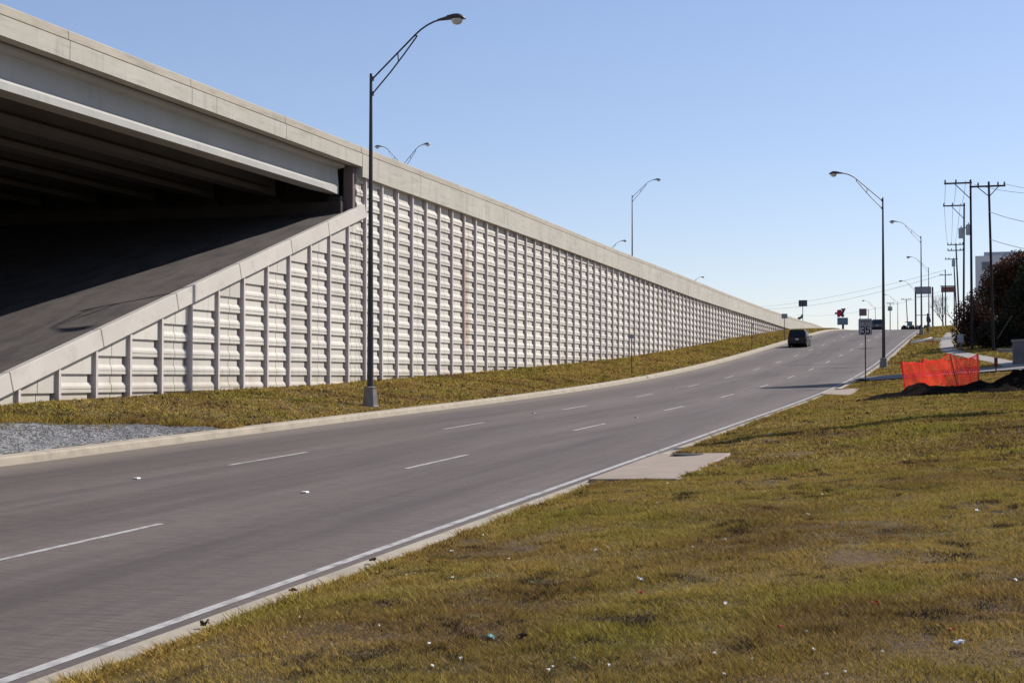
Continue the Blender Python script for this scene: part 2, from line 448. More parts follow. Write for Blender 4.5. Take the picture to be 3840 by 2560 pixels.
# road surface
M['road'] = mat('grey brown pavement', (.124, .099, .087), .85, var=.07, scale=.4, stretch=(1, .15, 1), bump=.35, bscale=30)
layer(M['road'], (.08, .065, .06), 1.4, .46, .64, (1.1, .05, 1), 4., .75)
layer(M['road'], (.145, .122, .112), 1.8, .5, .68, (1, .04, 1), 15., .6)
layer(M['road'], (.075, .066, .064), 3.0, .55, .7, (.35, 3.5, 1), 27., .3)
layer(M['road'], (.066, .054, .050), 8., .48, .64, (.30, 3.4, 1), 31., .75)
layer(M['road'], (.06, .05, .046), 55., .55, .70, (.8, 1.4, 1), 61., .45)
layer(M['road'], (.16, .135, .125), 30., .56, .72, (.7, 1.6, 1), 37., .35)
layer(M['road'], (.07, .06, .056), .9, .58, .70, (2.2, .25, 1), 52., .55)
def lane_wear(m):
    n = m.node_tree.nodes; l = m.node_tree.links; b = n['Principled BSDF']; src = b.inputs['Base Color'].links[0].from_socket
    a = n.new('ShaderNodeAttribute'); a.attribute_name = 'lane_u'
    mu = n.new('ShaderNodeMath'); mu.operation = 'MULTIPLY'; mu.inputs[1].default_value = 2*math.pi/3.61; l.new(a.outputs['Fac'], mu.inputs[0])
    cs_ = n.new('ShaderNodeMath'); cs_.operation = 'COSINE'; l.new(mu.outputs[0], cs_.inputs[0])
    mr = n.new('ShaderNodeMapRange'); mr.inputs['From Min'].default_value = -1; mr.inputs['From Max'].default_value = 1
    mr.inputs['To Min'].default_value = .86; mr.inputs['To Max'].default_value = 1.12; l.new(cs_.outputs[0], mr.inputs['Value'])
    mx = n.new('ShaderNodeMix'); mx.data_type = 'RGBA'; mx.blend_type = 'MULTIPLY'; mx.inputs['Factor'].default_value = 1
    l.new(src, mx.inputs['A']); l.new(mr.outputs['Result'], mx.inputs['B'])
    d = n.new('ShaderNodeMapRange'); d.inputs['From Min'].default_value = EDGE_L + 1.5; d.inputs['From Max'].default_value = EDGE_L + .2; d.inputs['To Max'].default_value = .6; l.new(a.outputs['Fac'], d.inputs['Value'])
    m2 = n.new('ShaderNodeMix'); m2.data_type = 'RGBA'; m2.inputs['B'].default_value = (.22, .18, .13, 1); l.new(d.outputs['Result'], m2.inputs['Factor']); l.new(mx.outputs['Result'], m2.inputs['A'])
    l.new(m2.outputs['Result'], b.inputs['Base Color'])
lane_wear(M['road'])
rm = MB(); rows = []
rst = np.concatenate([np.arange(-60, 300, 4.), np.arange(300, 620, 10.)])
offs = np.array([EDGE_L - .05, EDGE_L + .35, EDGE_L + 2.2, -LANE, -1.8, 0, 1.8, EDGE_R, KERB_R])
for s in rst:
    x = xroad(s); z = float(zroad(s))
    rows.append([(x + o, s, z) for o in offs])
rm.strip(rows)
rd = rm.build('road', M['road'])
rd.data.attributes.new('lane_u', 'FLOAT', 'POINT').data.foreach_set('value', np.tile(offs, len(rst)).astype(np.float32))
tag(rd, kind='structure')
# concrete gutter pans along the kerbs
for nm, a, b in (('gutter', EDGE_L + .01, EDGE_L + .30),):
    g = MB(); g.strip([[(xroad(s) + a, s, zroad(s) + .004), (xroad(s) + b, s, zroad(s) + .004)] for s in rst])
    tag(g.build(nm, M['kerb']), kind='structure')
def kerb(side):
    k = MB(); rows = []
    for s in np.concatenate([np.arange(-60, 300, 3.), np.arange(300, 600, 10.)]):
        x = xroad(s); z = float(zroad(s))
        if side > 0: prof = [(KERB_R - .0, -.05), (KERB_R + .06, .085), (KERB_R + .12, .115), (GRASS_R + .02, .125), (GRASS_R + .03, -.1)]
        else: prof = [(EDGE_L, -.05), (EDGE_L - .02, .11), (EDGE_L - .07, .145), (GRASS_L - .02, .15), (GRASS_L - .03, -.1)]
        rows.append([(x + a, s, z + b) for a, b in prof])
    k.strip(rows)
    return tag(k.build('kerb', M['kerb']), kind='structure')
kerb(1); kerb(-1)

# painted markings: children of the road
def stripe(s0, s1, off, w, name):
    m = MB(); n = max(2, int((s1 - s0) / 3) + 1)
    m.strip([[(xroad(s) + off - w/2, s, zroad(s) + .004), (xroad(s) + off + w/2, s, zroad(s) + .004)] for s in np.linspace(s0, s1, n)])
    m.build(name, M['paint'], rd)
PER, S1, SL = 12.19, 25.72, 3.5
for k in range(-2, 18):
    for off, d in ((-LANE, 0.), (0., -12.19)):
        a = S1 + d + k * PER
        if a < 2 or a > 235: continue
        stripe(a, a + SL, off, .105, 'lane_stripe')
stripe(-30, 300, EDGE_R, .115, 'edge_line')

# raised pavement markers
mk = MB()
mk.prism([(-.055, 0), (.055, 0), (.04, .02), (-.04, .02)], 1, -.055, .055)
mk_mesh = None
def marker(px, py, m, label):
    global mk_mesh
    x, y, z = on_ground(px, py, True)
    o = mk.build('pavement_marker', m, bevel=.004)
    o.location = (x, y, z + .004)
    tag(o, label, 'road marker', 'raised markers between the lane stripes')
marker(512, 1795, M['marker'], 'white raised road marker standing alone in the dark middle lane near the gravel patch')
marker(1143, 1847, M['marker'], 'white raised road marker between the two nearest stripes of the right lane line')
marker(2000, 1550, M['marker_dull'], 'dull grey road marker on the left lane line behind the second stripe')
marker(2385, 1565, M['marker_dull'], 'dull grey road marker on the right lane line, nearest grey one to the inlet slab')
marker(2525, 1455, M['marker_dull'], 'dull grey road marker on the left lane line, farther of the two there')
marker(2800, 1465, M['marker_dull'], 'dull grey road marker on the right lane line, farther of the two there')

# gravel patch beside the left kerb
gv = MB(); rows = []
for s in np.linspace(22, 34.4, 60):
    x0 = xroad(s) + GRASS_L - .02
    t = min(1, max(0, (34.6 - s) / 5.5)); wd = .15 + 2.9 * t**.8 + .25*(mnoise.noise(Vector((s*.9, 3, 0))))
    xs = np.linspace(x0, x0 - wd, 14)
    zz = zleft(xs, np.full(14, s)) + .025 + .02*(RNG.random(14) - .5)
    zz[-1] -= .08
    rows.append([(a, s, b) for a, b in zip(xs, zz)])
gv.strip(rows)
M['gravel'] = mat('grey crushed gravel', (.23, .224, .222), .95, var=.35, scale=9, bump=1., bscale=22)
stones = []
st = MB()
for i in range(11000):
    s = 22 + 12.4 * random.random()
    t = min(1, max(0, (34.6 - s) / 5.5)); wd = .2 + 2.9 * t**.8
    x = float(xroad(s)) + GRASS_L - .03 - wd * random.random()**.9
    r = random.uniform(.008, .030)
    stones.append((x, s, r))
sx = np.array([a[0] for a in stones]); ss = np.array([a[1] for a in stones]); sz = zleft(sx, ss) + .03
tones = []
for (x, s, r), z in zip(stones, sz):
    vs = [(x + r*random.uniform(.6, 1.2)*dx, s + r*random.uniform(.6, 1.2)*dy, z + r*random.uniform(.5, .9)*dz) for dx, dy, dz in ((1, 0, 0), (-1, 0, 0), (0, 1, 0), (0, -1, 0), (0, 0, 1), (0, 0, -1))]
    st.add(vs, [(0, 2, 4), (2, 1, 4), (1, 3, 4), (3, 0, 4), (2, 0, 5), (1, 2, 5), (3, 1, 5), (0, 3, 5)])
gv.add(st.v, st.f)
go = gv.build('gravel', M['gravel'])
tag(go, kind='stuff')

# ------------------------------------------------------------------ retaining wall
RIB_P, RIB_0 = 1.776, 32.95
wall = thing('retaining_wall', (float(xwall(100)), 100, float(zbase(100))), 'long pale precast retaining wall of ribbed panels along the grass verge, holding up the freeway', 'retaining wall')
WO = Vector(wall.location)
def wp(s, out, z): return (float(xwall(s)) + out, s, z)
def top_at(s):
    return float(zcoping(s)) - .50 if s < 55.45 else float(zcap(s)) + .1
DB, DR, HB, PITCHB, GAPW, GAPD = .055, .15, .285, .515, .21, .20
face = MB(); ribs = []
k = -3
while True:
    sa = RIB_0 + k * RIB_P; sb = sa + RIB_P
    if sa > 212: break
    segs = [(sa + .055, sb - .055)]
    if sa < 55.45 < sb: segs = [(sa + .055, 55.22), (55.25, sb - .055)]
    for (a, b) in segs:
        zt_a, zt_b = top_at(a), top_at(b)
        zb = float(min(zbase(a), zbase(b))) - .4
        if a > 55.2 and sa < 55.45: zt_a = zt_b = float(zcap(56)) + .1
        zb = float(min(zbase(a), zbase(b))) - .4
        if max(zt_a, zt_b) > zb + .1:
            zt_a = max(zt_a, zb + .02)
            seam = (k % 2 == 0)
            cuts = [(a, b)] if not seam else [(a, (a+b)/2 - .016), ((a+b)/2 + .016, b)]
            face.quad(wp(a - .05, -GAPD, zb), wp(b + .05, -GAPD, zb), wp(b + .05, -GAPD, zt_b), wp(a - .05, -GAPD, zt_a))   # backing behind the joints
            for (c, d) in cuts:
                zc_ = zt_a + (zt_b - zt_a) * (c - a) / (b - a); zd_ = zt_a + (zt_b - zt_a) * (d - a) / (b - a)
                e_ = d - GAPW if (d == b and b > sb - .06) else d                      # the deep slot beside each rib
                ze_ = zt_a + (zt_b - zt_a) * (e_ - a) / (b - a)
                face.hexa([wp(c, -GAPD, zb), wp(e_, -GAPD, zb), wp(e_, 0, zb), wp(c, 0, zb), wp(c, -GAPD, zc_), wp(e_, -GAPD, ze_), wp(e_, 0, ze_), wp(c, 0, zc_)])
                tmin = min(zc_, zd_); sloped = b < 55.45
                j = int((zb - .8) / PITCHB)
                while True:
                    z0 = .32 + j * PITCHB; j += 1
                    if z0 < zb - .3: continue
                    if z0 > max(zc_, zd_) - .05: break
                    last = sloped and (z0 + PITCHB + .1 > tmin)
                    if last:                                     # flush top piece under the sloping coping
                        tl, tr = max(zc_ - .01, z0 + .02), max(zd_ - .01, z0 + .02)
                        face.hexa([wp(c, 0, z0), wp(d, 0, z0), wp(d, DB, z0), wp(c, DB, z0), wp(c, 0, tl), wp(d, 0, tr), wp(d, DB, tr), wp(c, DB, tl)])
                        break
                    if z0 + HB > tmin: break
                    prof = [(-.03, 0), (DB, 0), (DB, .085), (DB - .02, .09), (DB - .02, .104), (DB, .109), (DB - .002, .175), (DB - .008, .19), (.004, HB - .012), (-.03, HB)]
                    if True:
                        n = len(prof)
                        vs = [wp(c, o, z0 + h) for o, h in prof] + [wp(d, o, z0 + h) for o, h in prof]
                        face.add(vs, [(i, (i+1) % n, n+(i+1) % n, n+i) for i in range(n)] + [tuple(range(n-1, -1, -1)), tuple(range(n, 2*n))])
    # rib at sa
    zt = top_at(sa) if not (55.0 < sa < 55.6) else float(zcap(56))
    if zt > zb + .15: ribs.append((sa, zb, zt))
    k += 1
face.keep = False
pf = face.build('panel_facing', M['wall'], wall, origin=None); pf.matrix_parent_inverse = Matrix.Translation(-WO)
co = np.empty(len(pf.data.vertices)*3, np.float32); pf.data.vertices.foreach_get('co', co); co = co.reshape(-1, 3)
at_ = pf.data.attributes.new('rise', 'FLOAT', 'POINT'); at_.data.foreach_set('value', (co[:, 2] - zbase(co[:, 1])).astype(np.float32))
def base_dirt(m, col, h, strength):
    n = m.node_tree.nodes; l = m.node_tree.links; b = n['Principled BSDF']; src = b.inputs['Base Color'].links[0].from_socket
    a = n.new('ShaderNodeAttribute'); a.attribute_name = 'rise'
    tc = n.new('ShaderNodeTexCoord'); nz = n.new('ShaderNodeTexNoise'); nz.inputs['Scale'].default_value = 1.4; nz.inputs['Detail'].default_value = 6; l.new(tc.outputs['Object'], nz.inputs['Vector'])
    ad = n.new('ShaderNodeMath'); ad.operation = 'MULTIPLY_ADD'; ad.inputs[1].default_value = -1.6; l.new(nz.outputs['Fac'], ad.inputs[0]); l.new(a.outputs['Fac'], ad.inputs[2])
    mr = n.new('ShaderNodeMapRange'); mr.inputs['From Min'].default_value = h - .8; mr.inputs['From Max'].default_value = -.8; mr.inputs['To Max'].default_value = strength; l.new(ad.outputs[0], mr.inputs['Value'])
    mx = n.new('ShaderNodeMix'); mx.data_type = 'RGBA'; mx.inputs['B'].default_value = (*col, 1)
    l.new(mr.outputs['Result'], mx.inputs['Factor']); l.new(src, mx.inputs['A']); l.new(mx.outputs['Result'], b.inputs['Base Color'])
base_dirt(M['wall'], (.38, .31, .22), .7, .45)
for sa, zb, zt in ribs:
    r = MB(); w = .062
    r.hexa([wp(sa-w, -GAPD, zb), wp(sa+w, -GAPD, zb), wp(sa+w-.012, DR, zb), wp(sa-w+.012, DR, zb), wp(sa-w, -GAPD, zt), wp(sa+w, -GAPD, zt), wp(sa+w-.012, DR, zt), wp(sa-w+.012, DR, zt)])
    r.build('rib', M['rib'], wall).matrix_parent_inverse = Matrix.Translation(-WO)

# sloping coping pieces along the embankment end
s_edges = [20.0, 26.2, 32.45, 36.6, 40.75, 44.9, 48.85, 52.1, 55.75]
for a, b in zip(s_edges[:-1], s_edges[1:]):
    c = MB(); a += .012; b -= .012
    lean = .10
    def P(s, o, up): return wp(s - up * SLOPE, o, float(zcoping(s - up * SLOPE)) + up)
    c.hexa([P(a, -.10, -.56), P(b, -.10, -.56), P(b, .20, -.56), P(a, .20, -.56), P(a, -.10, -.03), P(b, -.10, -.03), P(b, .20, 0), P(a, .20, 0)])
    c.build('slope_coping', M['coping'], wall, bevel=.02).matrix_parent_inverse = Matrix.Translation(-WO)

def parapet_piece(mb_low, mb_rail, a, b, low):
    """cast barrier between stations a and b: face, drip groove and set-back rail"""
    n = max(1, int((b - a) / 4)); st_ = np.linspace(a, b, n + 1)
    P1 = lambda s: [(-.12, low(s)), (.25, low(s)), (.255, float(ztop(s)) - .31), (.20, float(ztop(s)) - .31), (-.12, float(ztop(s)) - .31)]
    P2 = lambda s: [(-.10, float(ztop(s)) - .31), (.17, float(ztop(s)) - .31), (.17, float(ztop(s)) - .27), (.215, float(ztop(s)) - .265), (.19, float(ztop(s)) - .03), (.16, float(ztop(s))), (-.06, float(ztop(s)))]
    for mb, P in ((mb_low, P1), (mb_rail, P2)):
        rows = [[wp(s, o, z) for o, z in P(s)] for s in st_]
        n_ = len(rows[0]); vs = [p for r in rows for p in r]; fs = []
        for i in range(len(rows) - 1):
            for q in range(n_): fs.append((i*n_+q, i*n_+(q+1) % n_, (i+1)*n_+(q+1) % n_, (i+1)*n_+q))
        fs.append(tuple(range(n_-1, -1, -1))); fs.append(tuple((len(rows)-1)*n_+q for q in range(n_)))
        mb.add(vs, fs)
lo, ra = MB(), MB()
cuts = [55.36] + list(np.arange(62.0, 420, 6.6)) + [420.]
for a, b in zip(cuts[:-1], cuts[1:]): parapet_piece(lo, ra, a + .012, b - .012, lambda s: float(zcap(s)))
lo.build('cap_parapet', M['parapet'], wall).matrix_parent_inverse = Matrix.Translation(-WO)
ra.build('parapet_rail', M['rail'], wall).matrix_parent_inverse = Matrix.Translation(-WO)

# ------------------------------------------------------------------ overpass bridge
BX1 = -125.0  # extra deck width added to keep light out from underneath
bridge = thing('overpass_bridge', (float(xwall(45)), 45, float(zbase(45))), 'concrete freeway overpass with deep beams above a dark paved embankment slope', 'bridge')
BO = Vector(bridge.location)
def bpart(mb, name, m, **kw):
    o = mb.build(name, m, bridge, **kw); o.matrix_parent_inverse = Matrix.Translation(-BO); return o
lo, ra = MB(), MB()
cuts = [-12., -5.0, 1.7, 8.3, 14.95, 21.6, 28.25, 34.92, 41.57, 48.35, 55.34]
def fas(s): return float(np.interp(s, [-20, 32, 55.3], [11.1, 10.86, 10.72]))
for a, b in zip(cuts[:-1], cuts[1:]): parapet_piece(lo, ra, a + .014, b - .014, fas)
bpart(lo, 'parapet', M['parapet']); bpart(ra, 'parapet_rail', M['rail'])
dk = MB()
for a, b in ((-12, 20), (20, 56.3)):
    xa, xb = float(xwall(a)) - .13, float(xwall(b)) - .13
    za, zb2 = fas(a), fas(b)
    dk.hexa([(xa, a, za), (xb, b, zb2), (BX1, b, zb2), (BX1, a, za), (xa, a, za + .24), (xb, b, zb2 + .24), (BX1, b, zb2 + .24), (BX1, a, za + .24)])
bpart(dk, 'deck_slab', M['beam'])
def girder(out):
    g = MB()
    sec = [(-.33, 0), (.33, 0), (.33, .20), (.11, .36), (.09, 1.0), (.40, 1.06), (.40, 1.17), (-.40, 1.17), (-.40, 1.06), (-.09, 1.0), (-.11, .36), (-.33, .20)]
    s_ = [-10., 20., 52.8, 54.6]
    rows = []
    for i, s in enumerate(s_):
        zt = fas(s) - .005
        q = []
        for o, h in sec:
            if i == 3 and h < .4 and abs(o) > .1: o = .14 * (1 if o > 0 else -1)
            q.append(wp(s, out + o, zt - 1.17 + h))
        rows.append(q)
    n = len(sec); vs = [p for r in rows for p in r]; fs = []
    for i in range(len(rows)-1):
        for q in range(n): fs.append((i*n+q, i*n+(q+1) % n, (i+1)*n+(q+1) % n, (i+1)*n+q))
    fs.append(tuple(range(n-1, -1, -1))); fs.append(tuple((len(rows)-1)*n+q for q in range(n)))
    g.add(vs, fs)
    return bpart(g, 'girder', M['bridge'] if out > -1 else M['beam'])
for i in range(26): girder(-.60 - 2.75 * i)
# abutment: seat, backwall, end block with bearing
ab = MB()
x0 = float(xwall(54)) - .30
ab.box(((x0 + BX1)/2, 55.2, 8.75), ((x0 - BX1)/2, .75, .52))
ab.box(((x0 + BX1)/2, 56.15, 9.9), ((x0 - BX1)/2, .2, 1.1))
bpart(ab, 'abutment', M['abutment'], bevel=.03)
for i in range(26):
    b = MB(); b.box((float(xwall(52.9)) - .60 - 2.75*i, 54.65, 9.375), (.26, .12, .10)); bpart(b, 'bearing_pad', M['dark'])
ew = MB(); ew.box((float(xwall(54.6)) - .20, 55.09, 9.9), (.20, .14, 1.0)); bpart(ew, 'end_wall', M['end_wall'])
# paved slope under the bridge
sp = MB()
rows = []
for s in np.linspace(27.5, 54.6, 24):
    rows.append([(x, s, float(zcoping(s)) - .10 + .03 * mnoise.noise(Vector((x*.4, s*.4, 0)))) for x in np.linspace(float(xwall(s)) - .08, BX1, 40)])
sp.strip(rows)
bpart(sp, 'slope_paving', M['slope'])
# unseen opposite slope, raised to the deck to block light, and piers
sp2 = MB(); sp2.hexa([(float(xwall(5)) - .2, -12, 0), (float(xwall(5)) - .2, 10, 0), (BX1, 10, 0), (BX1, -12, 0), (float(xwall(5)) - .2, -12, 11.05), (float(xwall(5)) - .2, -11.0, 11.05), (BX1, -11.0, 11.05), (BX1, -12, 11.05)])
bpart(sp2, 'far_slope_light_block', M['slope'])
pc = MB()
pc.box(((x0 + BX1)/2 - 1, 24.0, 9.0), ((x0 - BX1)/2 - 1.2, .55, .5)); bpart(pc, 'bent_cap', M['bridge'], bevel=.03)
for i in range(9):
    c = MB(); c.lathe([(.45, -1.), (.45, 7.6)], 20, (x0 - 4.0 - 6.2*i, 24.0, .95)); bpart(c, 'bent_column', M['bridge'], smooth=False)
# cross street under the deck
cs = MB(); cs.strip([[(x, s, 1.95 if 13 < s < 27 else 1.9) for x in np.linspace(float(xwall(20)) - .3, BX1 - 10, 10)] for s in (8, 12.9, 13.1, 26.9, 27.1, 31)])
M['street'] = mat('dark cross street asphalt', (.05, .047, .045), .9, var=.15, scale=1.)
tag(cs.build('cross_street', M['street']), kind='structure')
# freeway fill and roadway behind the parapet
fw = MB()
rows_t, rows_b = [], []
fst = np.concatenate([[55.2], np.arange(60, 420, 8.), [460, 520, 600]])
for s in fst:
    zt = float(ztop(s)) - .95
    rows_t.append([(float(xwall(s)) - .12, s, zt), (float(xwall(s)) - 20, s, zt + .25), (float(xwall(s)) - 40, s, zt), (float(xwall(s)) - 40.5, s, zt - 12)])
fw.strip(rows_t)
M['freeway'] = mat('freeway concrete', (.30, .29, .27), .9, var=.1, scale=.5, stretch=(1, .1, 1))
tag(fw.build('freeway', M['freeway']), kind='structure')
wl = MB()
for a, b in ((-200., -11.9),):
    xa = float(xwall(0))
    wl.hexa([(xa, a, 0), (xa, b, 0), (xa - .3, b, 0), (xa - .3, a, 0), (xa, a, 11.0), (xa, b, 11.0), (xa - .3, b, 11.), (xa - .3, a, 11.)])
tag(wl.build('retaining_wall', M['wall']), 'plain retaining wall on the near side of the overpass, continuing the freeway edge', 'retaining wall')

# ------------------------------------------------------------------ inlet slabs, driveway, sidewalk
def slab(pts, name, label, cat, cover):
    P = [on_ground(*p) for p in pts]
    cx = sum(p[0] for p in P)/len(P); cy = sum(p[1] for p in P)/len(P)
    t = thing(name, (cx, cy, float(ground(cx, cy))), label, cat)
    m = MB()
    # plane through the points
    A = np.array([[p[0]-cx, p[1]-cy, 1] for p in P]); zz = np.array([p[2] for p in P]); co = np.linalg.lstsq(A, zz, rcond=None)[0]
    zp = lambda x, y: co[0]*(x-cx) + co[1]*(y-cy) + co[2] + .03
    top = [(p[0]-cx, p[1]-cy, zp(p[0], p[1]) - t.location.z) for p in P]
    bot = [(a, b, c - .35) for a, b, c in top]
    n = len(P)
    m.add(bot + top, [tuple(range(n-1, -1, -1)), tuple(range(n, 2*n))] + [(i, (i+1) % n, n+(i+1) % n, n+i) for i in range(n)])
    m.build('apron', M['slab'], t, bevel=.02)
    x, y, _ = on_ground(*cover)
    c = MB(); c.lathe([(.30, -.02), (.30, .012), (.27, .016)], 24, (x-cx, y-cy, zp(x, y) - t.location.z)); c.build('cover', M['iron'], t)
    rg = MB()
    rr = [(.31, .001), (.36, .001), (.36, .010), (.31, .010)]
    vs = []; fs = []
    for k in range(24):
        q = 2*math.pi*k/24
        vs += [(x-cx+r*math.cos(q), y-cy+r*math.sin(q), zp(x, y)-t.location.z+z) for r, z in rr]
    for k in range(24):
        for i in range(4): fs.append((k*4+i, k*4+(i+1) % 4, ((k+1) % 24)*4+(i+1) % 4, ((k+1) % 24)*4+i))
    rg.add(vs, fs); rg.build('frame', M['iron'], t)
    return t
slab([(2205, 1806), (2540, 1803), (2590, 1787), (2625, 1768), (2740, 1708), (2462, 1703)], 'storm_inlet', 'large tan concrete inlet slab with dark round cover, nearer of the two beside the road', 'storm drain', (2588, 1715))
slab([(3077, 1479), (3187, 1483), (3223, 1459), (3117, 1458)], 'storm_inlet', 'small pale concrete inlet slab beside the road just before the speed limit sign', 'storm drain', (3160, 1463))

def ribbon(name, pts, w, m, dz, n=60):
    c = np.array(pts, float); t = np.linspace(0, len(c)-1, n)
    # catmull-rom
    out = []
    for q in t:
        i = min(int(q), len(c)-2); f = q - i
        p0, p1, p2, p3 = c[max(i-1, 0)], c[i], c[i+1], c[min(i+2, len(c)-1)]
        out.append(.5*((2*p1) + (-p0+p2)*f + (2*p0-5*p1+4*p2-p3)*f*f + (-p0+3*p1-3*p2+p3)*f**3))
    out = np.array(out); d = np.gradient(out, axis=0); d /= np.linalg.norm(d, axis=1)[:, None]
    nrm = np.stack([d[:, 1], -d[:, 0]], 1)
    mb = MB(); rows = []
    for p, q in zip(out, nrm):
        r = []
        for o in np.linspace(-w/2, w/2, 5):
            x, y = p + q*o; r.append((x, y, float(zroad(y) + .13 + .07*np.clip(x - (xroad(y) + GRASS_R), 0, 25)) + dz))
        rows.append(r)
    mb.strip(rows)
    return tag(mb.build(name, m), kind='structure')
M['asphalt'] = mat('driveway concrete', (.15, .142, .138), .9, var=.1, scale=1.)
WALKPTS = [(5.5, 60), (3.2, 74), (2.4, 81), (1.3, 95), (-.3, 108), (-2.0, 122), (-2.5, 140), (-2.6, 156), (-2.6, 172)]
ribbon('sidewalk', WALKPTS, 1.3, M['walk'], .06)
ribbon('driveway', [(float(xroad(80)) + GRASS_R + .1, 79.5), (-2, 80.5), (2, 81.5), (8, 83), (20, 84)], 6.2, M['asphalt'], .085)
ribbon('driveway', [(float(xroad(152)) + GRASS_R + .1, 153), (-2, 153), (4, 153), (14, 153)], 7, M['asphalt'], .085)

# ------------------------------------------------------------------ street lamps
def lamp(loc, label, arms=(0.,), pole_h=11.15, group='street lamps along the roads', light=False, base=True, k=1., foot=True):
    t = thing('street_lamp', loc, label, 'street lamp', 0, group)
    mp = M['metal_light'] if light else M['metal']
    if base:
        b = MB()
        b.lathe([(.30, -.15), (.30, .02), (.285, .05), (.215, .60), (.225, .62), (.225, .66), (.14, .68)], 8); b.build('base', M['base'], t)
    p = MB(); p.tube([(0, 0, .3 if base else 0), (0, 0, pole_h)], [.115, .048], 14); p.build('pole', mp, t, smooth=False)
    cpz = MB(); cpz.lathe([(.052, 0), (.045, .04), (.02, .06)], 12, (0, 0, pole_h)); cpz.build('pole_cap', mp, t)
    for a in arms:
        rot = Matrix.Rotation(a, 4, 'Z')
        def T(x, z, y=0): return rot @ Vector((x*k, y, pole_h + z))
        up = [(0.06, -.13), (.6, .36), (1.2, .90), (1.62, 1.28), (1.8, 1.42), (2.02, 1.55), (2.25, 1.645), (2.45, 1.69)]
        dn = [(0.06, -.63), (.7, .05), (1.2, .64), (1.62, 1.16), (1.66, 1.22)]
        ar = MB()
        ar.tube([T(*q) for q in up], .030, 8); ar.tube([T(*q) for q in dn], .026, 8)
        ar.tube([T(.97, .69), T(.99, .40)], .020, 6); ar.tube([T(1.66, 1.22), T(1.55, 1.22)], .024, 6)
        ar.box(T(.045, -.13), (.05, .05, .07), rot.to_3x3()); ar.box(T(.045, -.63), (.05, .05, .07), rot.to_3x3())
        ar.build('arm', mp, t)
        # cobra head
        h = MB()
        secs = [(2.38, .045, .045, 1.68), (2.50, .075, .06, 1.69), (2.68, .10, .085, 1.705), (2.74, .14, .105, 1.72), (2.95, .19, .125, 1.735), (3.12, .205, .125, 1.735), (3.25, .17, .095, 1.71), (3.34, .09, .055, 1.675), (3.37, .03, .02, 1.665)]
        vs = []; fs = []; n = 14
        for x, wy, hz, zc in secs:
            for q in range(n):
                an = 2*math.pi*q/n
                zz = math.sin(an); zz = zz*hz if zz > 0 else zz*hz*.45
                v = T(x, 0, wy*math.cos(an)); v.z = pole_h + zc + zz; vs.append(v)
        for i in range(len(secs)-1):
            for q in range(n): fs.append((i*n+q, i*n+(q+1) % n, (i+1)*n+(q+1) % n, (i+1)*n+q))
        fs.append(tuple(range(n-1, -1, -1))); fs.append(tuple((len(secs)-1)*n+q for q in range(n)))
        h.add(vs, fs)
        head = h.build('lamp_head', mp, t, smooth=True)
        g = MB(); vs = []; fs = []
        prof = [(1., -.02), (.98, -.07), (.88, -.13), (.66, -.18), (.35, -.205), (.05, -.21)]
        for r, z in prof:
            for q in range(16):
                an = 2*math.pi*q/16; v = T(3.07 + .20*r*math.cos(an), 0, .15*r*math.sin(an)); v.z = pole_h + 1.70 + z; vs.append(v)
        for i in range(len(prof)-1):
            for q in range(16): fs.append((i*16+q, i*16+(q+1) % 16, (i+1)*16+(q+1) % 16, (i+1)*16+q))
        fs.append(tuple((len(prof)-1)*16+q for q in range(16)))
        g.add(vs, fs); g.build('lens', M['lens'], head, smooth=True)
    return t
lx, ly = -19.40, 46.55
lamp((lx, ly, float(zleft(lx, ly)) - .02), 'tall dark street lamp on the left verge in front of the ribbed wall', (0.,))
rx, ry = -5.62, 98.0
lamp((rx, ry, float(zright(rx, ry)) - .02), 'dark street lamp right of the road behind the speed limit sign, nearest on that side', (math.pi,), pole_h=10.85)
M_ = 'street lamps along the roads'
lamp((-5.7, 170, float(zright(-5.7, 170))), 'pale tall street lamp just left of the utility poles, second nearest on the right', (math.pi,), pole_h=10.9, light=True)
lamp((-7.0, 242, 9.9), 'pale street lamp whose arm shows below the taller lamp arm beside the billboard', (math.pi,), pole_h=9.6, light=True)
lamp((-11.6, 315, 10.4), 'street lamp behind the billboard, its pale arm left of the panel', (math.pi,), pole_h=10.0, light=True)
lamp((-17.4, 360, 10.2), 'faint street lamp between the nearest right lamp pole and the thin utility pole', (math.pi,), pole_h=9.9, light=True)
lamp((-25.0, 400, 9.9), 'faintest far street lamp showing above the speed limit sign', (math.pi,), pole_h=10.9, light=True)
lamp((-37.4, 167, 9.8), 'freeway lamp with one arm rising alone behind the middle of the parapet', (0.,), pole_h=13.3, light=True, base=False)
lamp((-51.0, 130, 10.3), 'double armed freeway median lamp showing behind the parapet beside the near lamp pole', (0., math.pi), pole_h=11.95, light=True, base=False, k=.82)
lamp((-54.6, 225, 9.9), 'freeway lamp of which one arm and head show above the parapet past the middle', (0.,), pole_h=11.8, light=True, base=False)
lamp((-58.8, 318, 10.2), 'freeway lamp of which only the tip shows above the parapet, farthest right', (0.,), pole_h=12.0, light=True, base=False)

